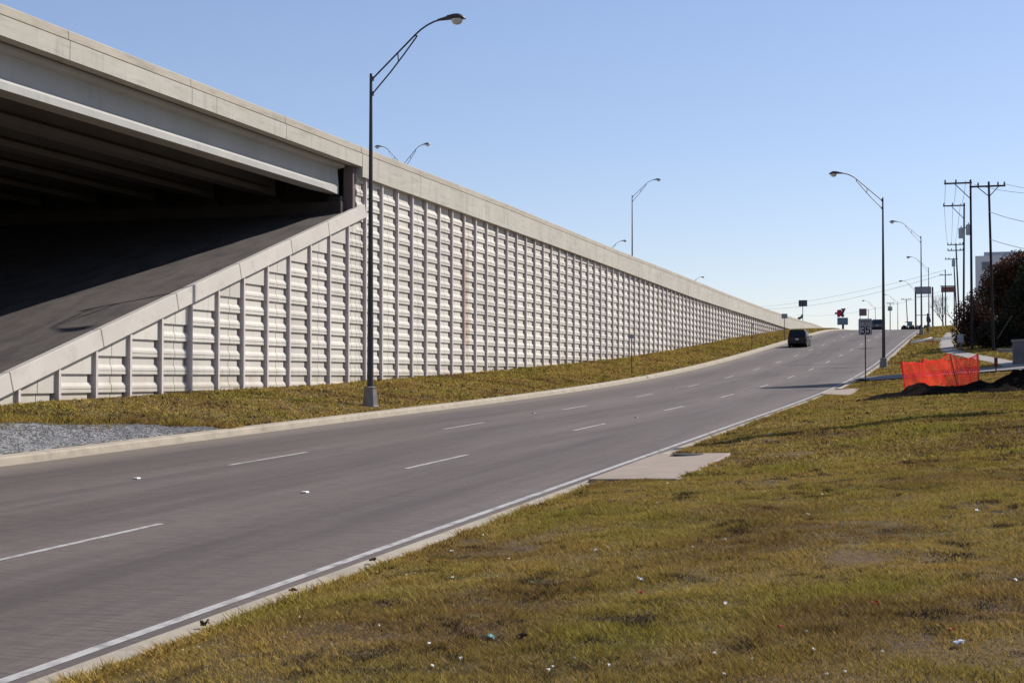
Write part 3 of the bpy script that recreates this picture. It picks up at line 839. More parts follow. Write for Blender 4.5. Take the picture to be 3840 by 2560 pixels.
# ------------------------------------------------------------------ lettering helper (simple stroke glyphs)
GL = {'S': [[(1, .85), (.8, 1), (.2, 1), (0, .85), (0, .62), (.2, .5), (.8, .5), (1, .35), (1, .15), (.8, 0), (.2, 0), (0, .15)]],
      'P': [[(0, 0), (0, 1), (.75, 1), (1, .85), (1, .6), (.75, .48), (0, .48)]],
      'E': [[(1, 1), (0, 1), (0, 0), (1, 0)], [(0, .5), (.8, .5)]], 'D': [[(0, 0), (0, 1), (.65, 1), (1, .75), (1, .25), (.65, 0), (0, 0)]],
      'L': [[(0, 1), (0, 0), (1, 0)]], 'I': [[(.5, 0), (.5, 1)]], 'M': [[(0, 0), (0, 1), (.5, .4), (1, 1), (1, 0)]], 'T': [[(0, 1), (1, 1)], [(.5, 1), (.5, 0)]],
      '3': [[(0, .85), (.2, 1), (.8, 1), (1, .85), (1, .65), (.8, .52), (.4, .52)], [(.8, .52), (1, .38), (1, .15), (.8, 0), (.2, 0), (0, .15)]],
      '5': [[(1, 1), (.1, 1), (.03, .5), (.35, .62), (.75, .6), (1, .42), (1, .17), (.75, 0), (.25, 0), (0, .15)]]}
def letters(mb, text, cx, z0, h, w, gap, thick, y, th=.003):
    total = len(text)*w + (len(text)-1)*gap; x = cx - total/2
    for ch in text:
        for stroke in GL[ch]:
            for (a, b), (c, d) in zip(stroke[:-1], stroke[1:]):
                p = Vector((x + a*w, 0, z0 + b*h)); q = Vector((x + c*w, 0, z0 + d*h)); dv = q - p
                ang = math.atan2(dv.z, dv.x)
                mb.box(((p.x+q.x)/2, y, (p.z+q.z)/2), (dv.length/2 + thick*.45, th, thick/2), Matrix.Rotation(-ang, 3, 'Y'))
        x += w + gap

# speed limit sign
px_, py_, pz_ = on_ground(3246, 1441)
sg = thing('speed_limit_sign', (px_, py_, pz_), 'white speed limit 35 sign on a thin post at the right road edge', 'road sign', R(4))
m = MB(); m.tube([(0, 0, -.3), (0, 0, 3.14)], .030, 8); m.build('post', M['metal'], sg)
m = MB()
poly = []
for cx, cz, a0 in ((.27, 3.09, 0), (-.27, 3.09, 90), (-.27, 2.40, 180), (.27, 2.40, 270)):
    for q in (0, 30, 60, 90): poly.append((cx + .045*math.cos(R(a0+q)), cz + .045*math.sin(R(a0+q))))
m.prism(poly, 1, -.050, -.046)
plate = m.build('sign_plate', M['sign_face'], sg)
m = MB()
for (x, z, hw, hh) in ((0, 3.10, .285, .008), (0, 2.39, .285, .008), (-.28, 2.745, .008, .345), (.28, 2.745, .008, .345)): m.box((x, -.0525, z), (hw, .0015, hh))
letters(m, 'SPEED', 0, 2.955, .085, .062, .030, .020, -.0525, .0016)
letters(m, 'LIMIT', 0, 2.825, .085, .062, .030, .020, -.0525, .0016)
letters(m, '35', 0, 2.43, .33, .165, .075, .052, -.0525, .0016)
m.build('lettering', M['sign_black'], plate)
m = MB(); m.tube([(-.05, -.03, .32), (.0, -.02, .42), (.05, -.03, .32), (-.05, -.03, .32)], .012, 6); 
# verge signs on the left
def verge_sign(px, py, top, w, h, label, m_face, rz=0.):
    x, y, z = on_ground(px, py)
    t = thing('road_sign', (x, y, z), label, 'road sign', rz, 'thin posted signs on the left verge')
    m = MB(); m.tube([(0, 0, -.3), (0, 0, top)], .032, 8); m.build('post', M['wood_grey'] if m_face is None else M['metal'], t)
    m = MB(); m.box((0, -.040, top - h/2 + .02), (w/2, .004, h/2)); m.build('sign_plate', m_face or M['sign_back'], t, bevel=.003)
    return t
verge_sign(2369, 1405, 2.35, .30, .24, 'small grey sign on a thin dark post on the left verge, nearest of the three', M['sign_back'], R(25))
verge_sign(2820, 1305, 2.25, .17, .36, 'narrow pale sign on a thin brown post on the left verge, middle of the three', M['panel_pale'], R(50))
verge_sign(2942, 1277, 2.80, .60, .50, 'grey square sign topping a tall thin post on the left verge near the black van', M['panel_grey'], R(10))

# ------------------------------------------------------------------ vehicles
def vehicle(loc, rz, label, cat, paint, L=4.7, Wd=1.84, H=1.74, van=True, plate_=True):
    t = thing('van' if van else 'pickup_truck', loc, label, cat, rz)
    hw = Wd/2
    # lower body: side profile in (y, z), rear at y=0, width varies with height
    m = MB()
    secs = []                                                # stations along y: (y, z_bottom, z_belt, half width)
    for y, zb, zt, w in ((0, .42, .98, .90), (.06, .30, 1.02, .97), (.3, .24, 1.04, 1.), (1.2, .22, 1.05, 1.), (2.6, .22, 1.05, 1.), (3.5, .22, 1.02, 1.), (4.1, .25, .95, .96), (4.55, .32, .82, .88), (4.7, .42, .68, .72)):
        secs.append((y*L/4.7, zb, zt, w*hw))
    rings = []
    for y, zb, zt, w in secs:
        rings.append([(-w*.92, y, zb), (-w, y, zb + .12), (-w, y, zt - .18), (-w*.95, y, zt), (w*.95, y, zt), (w, y, zt - .18), (w, y, zb + .12), (w*.92, y, zb)])
    n = 8; vs = [p for r in rings for p in r]; fs = [tuple(range(n))] + [tuple(range(len(vs)-1, len(vs)-1-n, -1))]
    for i in range(len(rings)-1):
        for q in range(n): fs.append((i*n+q, i*n+(q+1) % n, (i+1)*n+(q+1) % n, (i+1)*n+q))
    m.add(vs, fs)
    m.build('body', paint, t, smooth=False, bevel=.03)
    # greenhouse
    m = MB(); rings = []
    if van: gs = [(.05, .98, .98, .93), (.16, H - .12, .98, .82), (.32, H, .98, .80), (1.6, H + .02, .98, .80), (2.7, H - .02, .98, .79), (2.95, H - .12, .98, .78), (3.85, 1.0, .97, .86)]
    else: gs = [(1.9, 1.0, .98, .90), (2.05, H - .12, .98, .80), (2.2, H, .98, .78), (3.0, H - .02, .98, .78), (3.2, H - .12, .98, .77), (3.9, 1.0, .97, .85)]
    for y, zt, zb, k in gs:
        y = y*L/4.7
        zt = max(zt, zb + .02)
        kb = .93
        rings.append([(-hw*kb, y, zb), (-hw*(k if zt > 1.2 else kb), y, zt - .05), (-hw*(k - .08), y, zt), (hw*(k - .08), y, zt), (hw*(k if zt > 1.2 else kb), y, zt - .05), (hw*kb, y, zb)])
    n = 6; vs = [p for r in rings for p in r]; fs = [tuple(range(n)), tuple(range(len(vs)-1, len(vs)-1-n, -1))]
    for i in range(len(rings)-1):
        for q in range(n): fs.append((i*n+q, i*n+(q+1) % n, (i+1)*n+(q+1) % n, (i+1)*n+q))
    m.add(vs, fs); m.build('cabin', paint, t, bevel=.03)
    if van:
        m = MB(); m.hexa([(-hw*.78, .055, 1.05), (hw*.78, .055, 1.05), (hw*.78, .09, 1.05), (-hw*.78, .09, 1.05), (-hw*.70, .135, H - .17), (hw*.70, .135, H - .17), (hw*.70, .17, H - .17), (-hw*.70, .17, H - .17)])
        m.build('rear_window', M['glass'], t)
    for sx in (-1, 1):
        for (y0, y1) in (((.45, 1.45), (1.6, 2.6)) if van else ((2.25, 2.95),)):
            m = MB(); a = [(sx*hw*.945, y0, 1.06), (sx*hw*.945, y1, 1.06), (sx*hw*.835, y1 - .04, H - .16), (sx*hw*.835, y0 + .08, H - .16)]
            m.add([(p[0] - sx*.03, p[1], p[2]) for p in a] + a, [(0, 1, 2, 3), (4, 5, 6, 7), (0, 1, 5, 4), (1, 2, 6, 5), (2, 3, 7, 6), (3, 0, 4, 7)]); m.build('side_window', M['glass'], t)
        m = MB(); m.box((sx*hw*.86, .035, .95 if van else .85), (.06, .03, .17)); m.build('tail_light', M['tail'], t, bevel=.01)
        m = MB(); m.box((sx*(hw + .09), 3.05*L/4.7, 1.12), (.09, .05, .07)); m.build('mirror', paint, t, bevel=.02)
        m = MB(); m.box((sx*hw*.62, L - .16, .72), (.16, .05, .07)); m.build('headlight', M['lens'], t, bevel=.02)
        for y in (.85, 3.75):
            w = MB(); w.lathe([(.20, -.11), (.31, -.11), (.335, -.08), (.335, .08), (.31, .11), (.20, .11)], 20)
            wo = w.build('wheel', M['rubber'], t); wo.location = (sx*(hw - .11), y*L/4.7, .335); wo.rotation_euler = (0, math.pi/2, 0)
            r = MB(); r.lathe([(.205, -.115), (.19, -.09), (.05, -.06), (.05, .06), (.19, .09), (.205, .115)], 20); ro = r.build('rim', M['rim'], wo)
    m = MB(); m.box((0, -.03, .45), (hw*.93, .07, .09)); m.build('bumper', M['rubber'], t, bevel=.02)
    if plate_:
        m = MB(); m.box((0, .0, .78), (.16, .012, .08)); m.build('number_plate', M['plate'], t)
    return t
vx, vy = -16.15, 143.0
vehicle((vx, vy, float(zroad(vy)) + .004), R(.2), 'black minivan driving away uphill in the left lane', 'van', M['car_black'], Wd=1.80, H=1.70)
vehicle((-14.9, 243, float(zroad(243)) + .004), R(3), 'dark navy pickup truck at the crest of the road, half behind the speed limit sign', 'truck', M['car_navy'], L=5.4, Wd=1.95, H=1.85, van=False)

# ------------------------------------------------------------------ utility poles and wires
POLES = 'timber utility poles on the right'
def utility_pole(loc, h, label, arms, lean=0., tr=(), r=.115, m=None, lean_y=0.):
    """arms: list of (z below top, left reach, right reach, brace to)"""
    m = m or M['wood']
    t = thing('utility_pole', loc, label, 'utility pole', 0, POLES)
    def ax(z): return Vector((lean*z/h, lean_y*z/h, z))
    p = MB(); p.tube([ax(-.4), ax(h*.5), ax(h)], [r, r*.85, r*.68], 10); p.build('pole', m, t)
    for (dz, la, ra_, br) in arms:
        a = MB(); c = ax(h - dz) + Vector((0, -r*.9, 0))
        a.box(c + Vector(((ra_ - la)/2, 0, 0)), ((la + ra_)/2, .055, .06))
        for sgn, reach in ((-1, la), (1, ra_)):
            if reach > .8 and br:
                e = c + Vector((sgn*reach*.62, 0, 0)); f = ax(h - dz - br) + Vector((0, -r*.9, 0))
                a.tube([e, f], .035, 6)
        arm = a.build('crossarm', m, t)
        for x in ([-la + .08, -la*.55] if la > .6 else []) + ([ra_ - .08, ra_*.55] if ra_ > .6 else []):
            i = MB(); i.lathe([(.03, .05), (.06, .10), (.07, .15), (.05, .20), (.06, .24), (.03, .30)], 8, c + Vector((x, 0, 0))); i.build('insulator', M['insulator'], arm)
    for (dz, sx) in tr:
        q = MB(); c = ax(h - dz) + Vector((sx*.42, -.05, 0)); q.lathe([(.24, -.5), (.26, -.48), (.26, .42), (.20, .5), (.06, .52), (.05, .68)], 12, c)
        q.box(c + Vector((-sx*.22, 0, .2)), (.16, .05, .05)); q.build('transformer', M['grey_box'], t)
    return t
def gz(x, s): return float(zright(x, s)) - .05
u = {}
def up(key, x, s, ztop_, label, arms, **kw):
    z = gz(x, s) if s < 300 else float(zroad(s)) + .3
    u[key] = (Vector((x + kw.get('lean', 0), s, ztop_)), arms)
    utility_pole((x, s, z), ztop_ - z, label, arms, **kw)
up('a', 1.20, 114, 16.55, 'leaning timber utility pole in front of the orange tree, rightmost of the poles', [(.35, 1.35, 1.15, .75)], lean=-.24, tr=())
up('b', -.3, 120, 17.5, 'tall timber utility pole whose single crossarm reaches left, second from right', [(.25, 1.95, .1, 1.25)], lean=-.02)
up('c', -1.15, 150, 19.1, 'timber utility pole with left crossarm and transformers halfway up, third from right', [(.25, 1.95, .1, 1.3)], lean=.15, tr=((2.6, 1), (2.9, -.6)))
up('d', -2.05, 205, 20.0, 'leaning utility pole with two crossarms one above the other', [(.2, 1.1, .95, 0), (.95, 1.1, .95, 0)], lean=-.4, m=M['wood_grey'], r=.13)
up('e', -2.7, 235, 20.4, 'utility pole with one crossarm and a pole top switch, left of the two crossarm pole', [(.2, 1.25, .6, 0)], lean=-.45, tr=((.8, -.1),), m=M['wood_grey'], r=.13)
up('f', -5.2, 280, 21.8, 'slender utility pole in front of the brick red roadside sign', [(1.0, 1.0, 1.1, 0)], m=M['wood_grey'], r=.13)
up('g', -14.6, 350, 20.2, 'thin leaning utility pole with a flat crossarm left of the billboard', [(.1, 1.1, 1.1, 0)], lean=-.45, m=M['wood_grey'], r=.13)
up('h', -20.2, 380, 21.0, 'far utility pole with crossarm and transformers right of the nearest right lamp pole', [(.3, .8, 1.0, 0)], tr=((1.6, .7), (1.6, -.7)), m=M['wood_grey'], r=.13)
def wire(p, q, sag, label, r=.016):
    w = MB(); pts = []
    for t in np.linspace(0, 1, 17):
        a = Vector(p).lerp(Vector(q), float(t)); a.z -= sag*4*t*(1-t); pts.append(a)
    tag(w.build('overhead_wire', M['wire']) if False else (w.tube(pts, r, 5), w.build('overhead_wire', M['wire']))[1], label, 'wire', 'overhead wires')
def tipv(k, dx, dz=-.05): return u[k][0] + Vector((dx, -.15, dz))
for i, dx in enumerate((-1.85, -1.05, -.35)):
    nm = ('outer', 'middle', 'inner')[i]
    wire(tipv('b', dx), tipv('c', dx), .7, f'{nm} overhead wire from the tall pole with one left crossarm to the transformer pole')
    wire(tipv('c', dx), tipv('d', dx*.55), .8, f'{nm} overhead wire from the transformer pole to the pole with two crossarms')
for i, dx in enumerate((-1.0, 1.0)):
    nm = ('left', 'right')[i]
    wire(tipv('a', dx, -.2), (13 + dx, 119, 16.9), .9, f'{nm} overhead wire running from the rightmost crossarm out of the photo')
wire(tipv('a', 0, -2.2), (13, 119, 16.0), 1.6, 'sagging cable leaving the rightmost pole below its crossarm towards the photo edge', .022)
wire(tipv('a', 0, -4.2), (13, 119, 12.2), 1.0, 'lowest sagging cable leaving the rightmost pole towards the photo edge', .022)
F = u['f'][0]
wire(F + Vector((0, 0, -.1)), at_depth(2855, 1150, 470), 1.0, 'long thin wire crossing the sky above the road crest, topmost of the three', .024)
wire(F + Vector((-.8, 0, -1.0)), at_depth(2880, 1158, 470), 1.4, 'long thin wire crossing the sky above the road crest, middle of the three', .028)
wire(F + Vector((.3, 0, -3.6)), at_depth(2985, 1180, 470), 1.8, 'long thin wire crossing the sky above the road crest, lowest of the three', .02)
# yellow guy guard beside the rightmost pole
g = thing('guy_wire', (1.9, 116.5, gz(1.9, 116.5)), 'slanting guy wire with faded yellow guard leaning against the dark hedge', 'guy wire')
a_, b_ = at_depth(3742, 1268, 116.5), at_depth(3795, 1182, 116.5)
m = MB(); m.tube([a_ - Vector(g.location), b_ - Vector(g.location)], .045, 8); m.build('guard', M['post_yellow'], g)

# ------------------------------------------------------------------ far commercial signs
def far_sign(name, pole_px, pole_py, s, label, boards, pole_r=.12, extra=None, cat='sign', legs=None):
    z0 = float(zroad(s)) - .4
    bse = at_depth(pole_px, pole_py, s); bse.z = z0
    t = thing(name, bse, label, cat)
    tops = [b[1] for b in boards]
    for lx_ in (legs or [pole_px]):
        c = at_depth(lx_, min(tops) + 2, s) - bse
        m = MB(); m.box((c.x, .12, c.z/2), (pole_r, pole_r, c.z/2)); m.build('post' if legs is None else 'leg', M['metal'], t)
    for (x0, y0, x1, y1, mm, nm) in boards:
        A, B = at_depth(x0, y1, s) - bse, at_depth(x1, y0, s) - bse
        m = MB(); m.box(((A.x+B.x)/2, -.05, (A.z+B.z)/2), ((B.x-A.x)/2, .12, (B.z-A.z)/2)); m.build(nm, mm, t, bevel=.03)
    for ex in (extra or []):
        poly, mm, nm = ex
        P = [at_depth(x, y, s) - bse for x, y in poly]
        m = MB(); m.prism([(p.x, p.z) for p in P], 1, -.22, .02); m.build(nm, mm, t)
    return t
far_sign('pole_sign', 3010, 1236, 350, 'square dark sign on a thin mast above the far parapet, tilted arrow below', [(2995, 1125, 3027, 1149, M['panel_dark'], 'sign_board')], .07,
         [([(2989, 1202), (2992, 1190), (3003, 1186), (3006, 1178), (3011, 1180), (3012, 1190), (3003, 1196)], M['panel_dark'], 'arrow_board')])
far_sign('pole_sign', 3161, 1240, 330, 'red arrow shaped sign with dark slanted board and teal lower board at the crest', [(3140, 1191, 3180, 1218, M['panel_teal'], 'lower_board')], .22,
         [([(3131, 1171), (3139, 1171), (3139, 1163), (3152, 1160), (3160, 1168), (3156, 1183), (3146, 1190), (3140, 1188), (3139, 1178), (3131, 1178)], M['panel_red'], 'arrow_board'),
          ([(3153, 1157), (3172, 1156), (3163, 1176), (3167, 1186), (3158, 1190), (3153, 1182), (3160, 1168)], M['panel_dark'], 'slanted_board')])
far_sign('pole_sign', 3240, 1236, 320, 'maroon grey sign showing directly above the speed limit sign', [(3222, 1157, 3250, 1184, M['panel_maroon'], 'sign_board')], .06, legs=[3225, 3256])
far_sign('billboard', 3465, 1236, 330, 'wide grey billboard on tall frame legs right of the far crest', [(3435, 1074, 3492, 1103, M['panel_grey'], 'sign_board'), (3431, 1110, 3500, 1113, M['metal'], 'catwalk'), (3433, 1180, 3490, 1183, M['metal'], 'crossbar')], .17, legs=[3433, 3497])
far_sign('billboard', 3556, 1236, 295, 'brick red sign with dark top edge behind the slender pole and bare tree', [(3529, 1074, 3584, 1096, M['panel_brick'], 'sign_board'), (3526, 1070, 3584, 1074, M['panel_dark'], 'top_edge')], .10, legs=[3534, 3578])
far_sign('pole_sign', 3413, 1242, 262, 'small green grey sign beside the foot of the thin leaning pole', [(3405, 1205, 3421, 1222, M['panel_teal'], 'sign_board'), (3394, 1206, 3405, 1209, M['metal'], 'bracket')], .06)
# dark post with rounded cabinet at the crest
cx_, cy_ = -5.35, 181
t = thing('signal_cabinet', (cx_, cy_, float(zright(cx_, cy_)) - .1), 'dark post carrying a rounded cabinet and ball cap on the grass at the crest', 'signal cabinet')
m = MB(); m.tube([(0, 0, -.2), (0, 0, 2.2)], [.11, .10], 10); m.build('post', M['panel_dark'], t)
m = MB(); m.lathe([(.10, 0), (.20, .05), (.22, .35), (.20, .65), (.12, .74)], 14, (.05, 0, 1.35)); m.build('cabinet', M['panel_dark'], t)
m = MB(); m.lathe([(.03, 0), (.11, .06), (.13, .15), (.10, .25), (.03, .30)], 12, (0, 0, 2.08)); m.build('cap', M['panel_dark'], t)
m = MB(); m.box((.26, -.02, 1.52), (.07, .09, .20)); m.build('control_box', M['panel_dark'], t, bevel=.02)

# ------------------------------------------------------------------ building on the right
bs = 300.
L0, L1, L2 = at_depth(3657, 960, bs), at_depth(3690, 945, bs), at_depth(4300, 942, bs)
bt = thing('office_building', (L0.x + 20, bs, 10), 'grey office block with a stepped roof behind the trees on the right', 'building')
bo = Vector(bt.location)
m = MB(); m.box(((L0.x + 45)/2 - bo.x + .5, 10, (L0.z + 9 - 2*bo.z)/2 + 0), ((45 - L0.x)/2 + .5, 10, (L0.z - 9)/2)); m.build('wall', M['facade'], bt)
m = MB(); m.box(((L1.x + 45)/2 - bo.x, 10, L0.z + (L1.z - L0.z)/2 - bo.z + .02), ((45 - L1.x)/2, 9.4, (L1.z - L0.z)/2)); m.build('roof_level', M['facade_top'], bt)
for r_ in range(5):
    for c_ in range(9):
        wx = L0.x + 1.6 + c_*3.9 - bo.x; wz = L0.z - 1.9 - r_*3.1 - bo.z
        m = MB(); m.box((wx + .4, -.02, wz), (.8, .05, .75)); wf = m.build('window', M['pane'], bt)
        m = MB(); m.box((wx + .4, -.09, wz - .82), (.95, .06, .06)); m.build('sill', M['facade_top'], wf)

# ------------------------------------------------------------------ trees and shrubs
def leaf_mesh(centers, n, size, palette, seed, droop=0., hole=.0):
    """leaf quads spread through blobs: centers = [(x,y,z,rx,ry,rz)]"""
    rg = np.random.default_rng(seed)
    w = np.array([c[3]*c[4]*c[5] for c in centers]); w = w / w.sum()
    idx = rg.choice(len(centers), n, p=w)
    C = np.array(centers)[idx]
    d = rg.normal(size=(n, 3)); d /= np.linalg.norm(d, axis=1)[:, None]
    rad = rg.random(n)**.45
    p = C[:, :3] + d * C[:, 3:6] * rad[:, None]
    # clumps
    cl = vnoise(p[:, 0]*1.6 + p[:, 2]*.9, p[:, 1]*1.6 - p[:, 2]*1.3, seed)
    keep = cl > hole; p = p[keep]; cl = cl[keep]; n = len(p)
    a = rg.normal(size=(n, 3)); a /= np.linalg.norm(a, axis=1)[:, None]
    b = np.cross(a, rg.normal(size=(n, 3))); b /= np.linalg.norm(b, axis=1)[:, None]
    sz = size * (0.6 + .8*rg.random(n))[:, None]
    v = np.stack([p - a*sz, p + b*sz*.55, p + a*sz, p - b*sz*.55], 1).reshape(-1, 3)
    f = np.arange(4*n).reshape(-1, 4)
    pal = np.array(palette); c = pal[np.clip((np.clip(cl*1.6 - .3 + .35*(rg.random(n) - .5), 0, .999)*len(pal)).astype(int), 0, len(pal)-1)]
    c = c * (.75 + .5*rg.random(n))[:, None]
    return v, f, np.repeat(c, 4, axis=0)
def np_mesh(name, v, f, tone, m, parent=None):
    me = bpy.data.meshes.new(name)
    nv, nf = len(v), len(f); k = f.shape[1]
    me.vertices.add(nv); me.vertices.foreach_set('co', np.asarray(v, np.float32).ravel())
    me.loops.add(nf*k); me.loops.foreach_set('vertex_index', f.astype(np.int32).ravel())
    me.polygons.add(nf); me.polygons.foreach_set('loop_start', np.arange(0, nf*k, k, dtype=np.int32))
    at = me.attributes.new('tone', 'FLOAT_COLOR', 'POINT')
    at.data.foreach_set('color', np.concatenate([tone, np.ones((nv, 1))], 1).astype(np.float32).ravel())
    me.materials.append(m); me.update(calc_edges=True); me.validate()
    o = bpy.data.objects.new(name, me); COL.objects.link(o)
    if parent: o.parent = parent
    return o
def branches(mb, p, d, length, r, depth, rg, spread=.6):
    q = p + d*length
    mb.tube([p, p.lerp(q, .5) + Vector((rg.uniform(-1, 1), rg.uniform(-1, 1), 0))*length*.05, q], [r, r*.8, r*.6], 5, False)
    if depth == 0: return
    for i in range(rg.choice((2, 3, 3))):
        nd = (d + Vector((rg.uniform(-1, 1), rg.uniform(-1, 1), rg.uniform(-.25, .7)))*spread).normalized()
        branches(mb, p.lerp(q, rg.uniform(.6, 1.)), nd, length*rg.uniform(.6, .8), r*.55, depth-1, rg, spread)
def tree(name, x, s, label, blobs, n, size, palette, seed, trunk_h=1.5, trunk_r=.2, depth=4, hole=.2, bark='bark', first=1.2, spread=.6, group='trees and shrubs on the right'):
    z = gz(x, s) if s < 280 else float(zroad(s))
    t = thing(name, (x, s, z), label, 'shrub' if 'shrub' in name else 'tree', 0, group)
    mb = MB(); rg = random.Random(seed)
    mb.tube([(0, 0, -.3), (0.05, 0, trunk_h*.5), (0, .05, trunk_h)], [trunk_r*1.3, trunk_r, trunk_r*.85], 8, False)
    for i in range(4):
        branches(mb, Vector((0, 0, trunk_h*rg.uniform(.6, 1.))), Vector((rg.uniform(-.8, .8), rg.uniform(-.8, .8), 1)).normalized(), first, trunk_r*.6, depth, rg, spread)
    mb.build('trunk', M[bark], t)
    if n:
        v, f, c = leaf_mesh(blobs, n, size, palette, seed, hole=hole)
        np_mesh('crown', v, f, c, M['leaf'], t)
    return t
redpal = [(.05, .022, .022), (.075, .03, .028), (.06, .032, .028), (.09, .05, .04)]
grn = [(.018, .024, .012), (.028, .034, .014), (.04, .042, .018), (.055, .035, .018)]
orn = [(.022, .026, .012), (.04, .032, .015), (.07, .036, .017), (.17, .055, .018), (.045, .03, .016)]
# reddish brown shrub mass at left of the group
tree('russet_shrub', -.75, 128, 'russet brown leafless looking shrub at the left end of the dark tree group', [(-.1, 0, 2.0, 1.2, 1.2, 2.0), (.6, .2, 2.6, 1.1, 1.2, 2.2), (1.4, .2, 2.2, 1.1, 1.2, 2.2), (.2, 0, .8, 1.4, 1.2, 1.2)], 9000, .09, redpal, 3, .6, .09, 4, .25, first=.9)
tree('autumn_tree', 2.4, 126, 'dark green and orange autumn tree behind the rightmost utility pole', [(-.5, 0, 4.6, 1.7, 1.7, 2.2), (.9, 0, 5.6, 1.9, 1.9, 2.1), (2.6, 0, 5.6, 2.2, 2, 2.2), (1.4, -.6, 3.2, 2.4, 1.6, 2.0), (3.6, -.6, 4.0, 2.2, 1.8, 2.5)], 26000, .12, orn, 5, 2.0, .22, 4, .22)
tree('evergreen_tree', 4.9, 122, 'dense dark tree at the right edge of the photo beside the orange one', [(0, 0, 4.0, 2.2, 2, 3.2), (1.5, 0, 4.6, 2.2, 2, 3.0), (-1.6, 0, 2.6, 1.6, 1.6, 2.2)], 20000, .12, grn, 6, 1.6, .2, 3, .15)
tree('dark_shrub', 1.3, 121, 'low dark green shrub at the foot of the rightmost pole', [(0, 0, 1.0, 1.6, 1.2, 1.2), (1.6, .2, 1.2, 1.6, 1.2, 1.3), (3.0, .2, 1.2, 1.5, 1.2, 1.4)], 12000, .10, grn, 8, .4, .07, 3, .12, first=.6)
tree('bare_tree', -4.4, 215, 'pale bare winter tree below the brick red sign', [], 0, .1, [], 12, 1.2, .10, 5, 0, 'bark_grey', 1.5, .75)
tree('bare_tree', -2.6, 200, 'bare branched small tree at the left edge of the russet shrub', [], 0, .1, [], 15, .8, .08, 5, 0, 'bark_grey', 1.2, .7)
tree('tall_evergreen', 7.0, 92.6, 'tall dark tree standing just outside the photo on the right, shading the driveway', [(0, 0, 16.5, 1.3, 1.3, 3.6), (0, 0, 13., 2.2, 2.2, 4.5), (0, 0, 9., 2.9, 2.9, 4.5), (0, 0, 5.5, 3.1, 3.1, 4.)], 34000, .24, grn, 21, 12., .3, 2, .1)
tree('slender_cypress', 2.9, 40.3, 'slender cypress just outside the photo on the right, casting the long shadow over the grass', [(0, 0, 9.6, .30, .30, 1.4), (0, 0, 7.5, .48, .45, 2.6), (0, 0, 4.6, .5, .5, 2.8), (0, 0, 2.2, .45, .45, 1.6)], 9000, .10, grn, 25, 1., .12, 0, .1)
tree('bushy_evergreen', 9.6, 64.5, 'bushy dark tree just outside the photo on the right, shading the soil heap', [(0, 0, 10., 2.0, 2.0, 3.), (-.8, 0, 7., 3.0, 2.8, 3.5), (.6, .5, 4.5, 3.2, 3., 3.)], 26000, .2, grn, 22, 5., .3, 3, .1)
tree('russet_shrub', 1.1, 131, 'taller russet brown shrub behind the pole between the russet and orange trees', [(-.6, 0, 2.6, 1.3, 1.2, 2.4), (.5, 0, 3.0, 1.3, 1.2, 2.6), (1.4, 0, 2.6, 1.2, 1.2, 2.4)], 12000, .10, redpal, 31, .6, .09, 4, .2, first=1.)
# far hedgerow at the crest
for i, (px0, px1) in enumerate(((3376, 3402), (3400, 3432), (3430, 3462), (3458, 3484))):
    A = at_depth(px0, 1236, 300); B = at_depth(px1, 1228, 300)
    w_ = (B.x - A.x)/2
    t = thing('hedge_shrub', ((A.x+B.x)/2, 300, 10.3), ('leftmost', 'second from left', 'third from left', 'rightmost')[i] + ' of the four dark far shrubs on the skyline under the billboard', 'shrub', 0, 'far shrubs on the skyline')
    v, f, c = leaf_mesh([(0, 0, .9, w_, .8, 1.35), (w_*.5, 0, 1.0, w_*.6, .8, 1.3)], 1800, .14, [(.03, .026, .035), (.045, .035, .04)], 40+i, hole=.1)
    np_mesh('crown', v, f, c, M['leaf'], t)
    m = MB(); m.tube([(0, 0, -1), (0, 0, .8)], .06, 6); m.build('trunk', M['bark'], t)

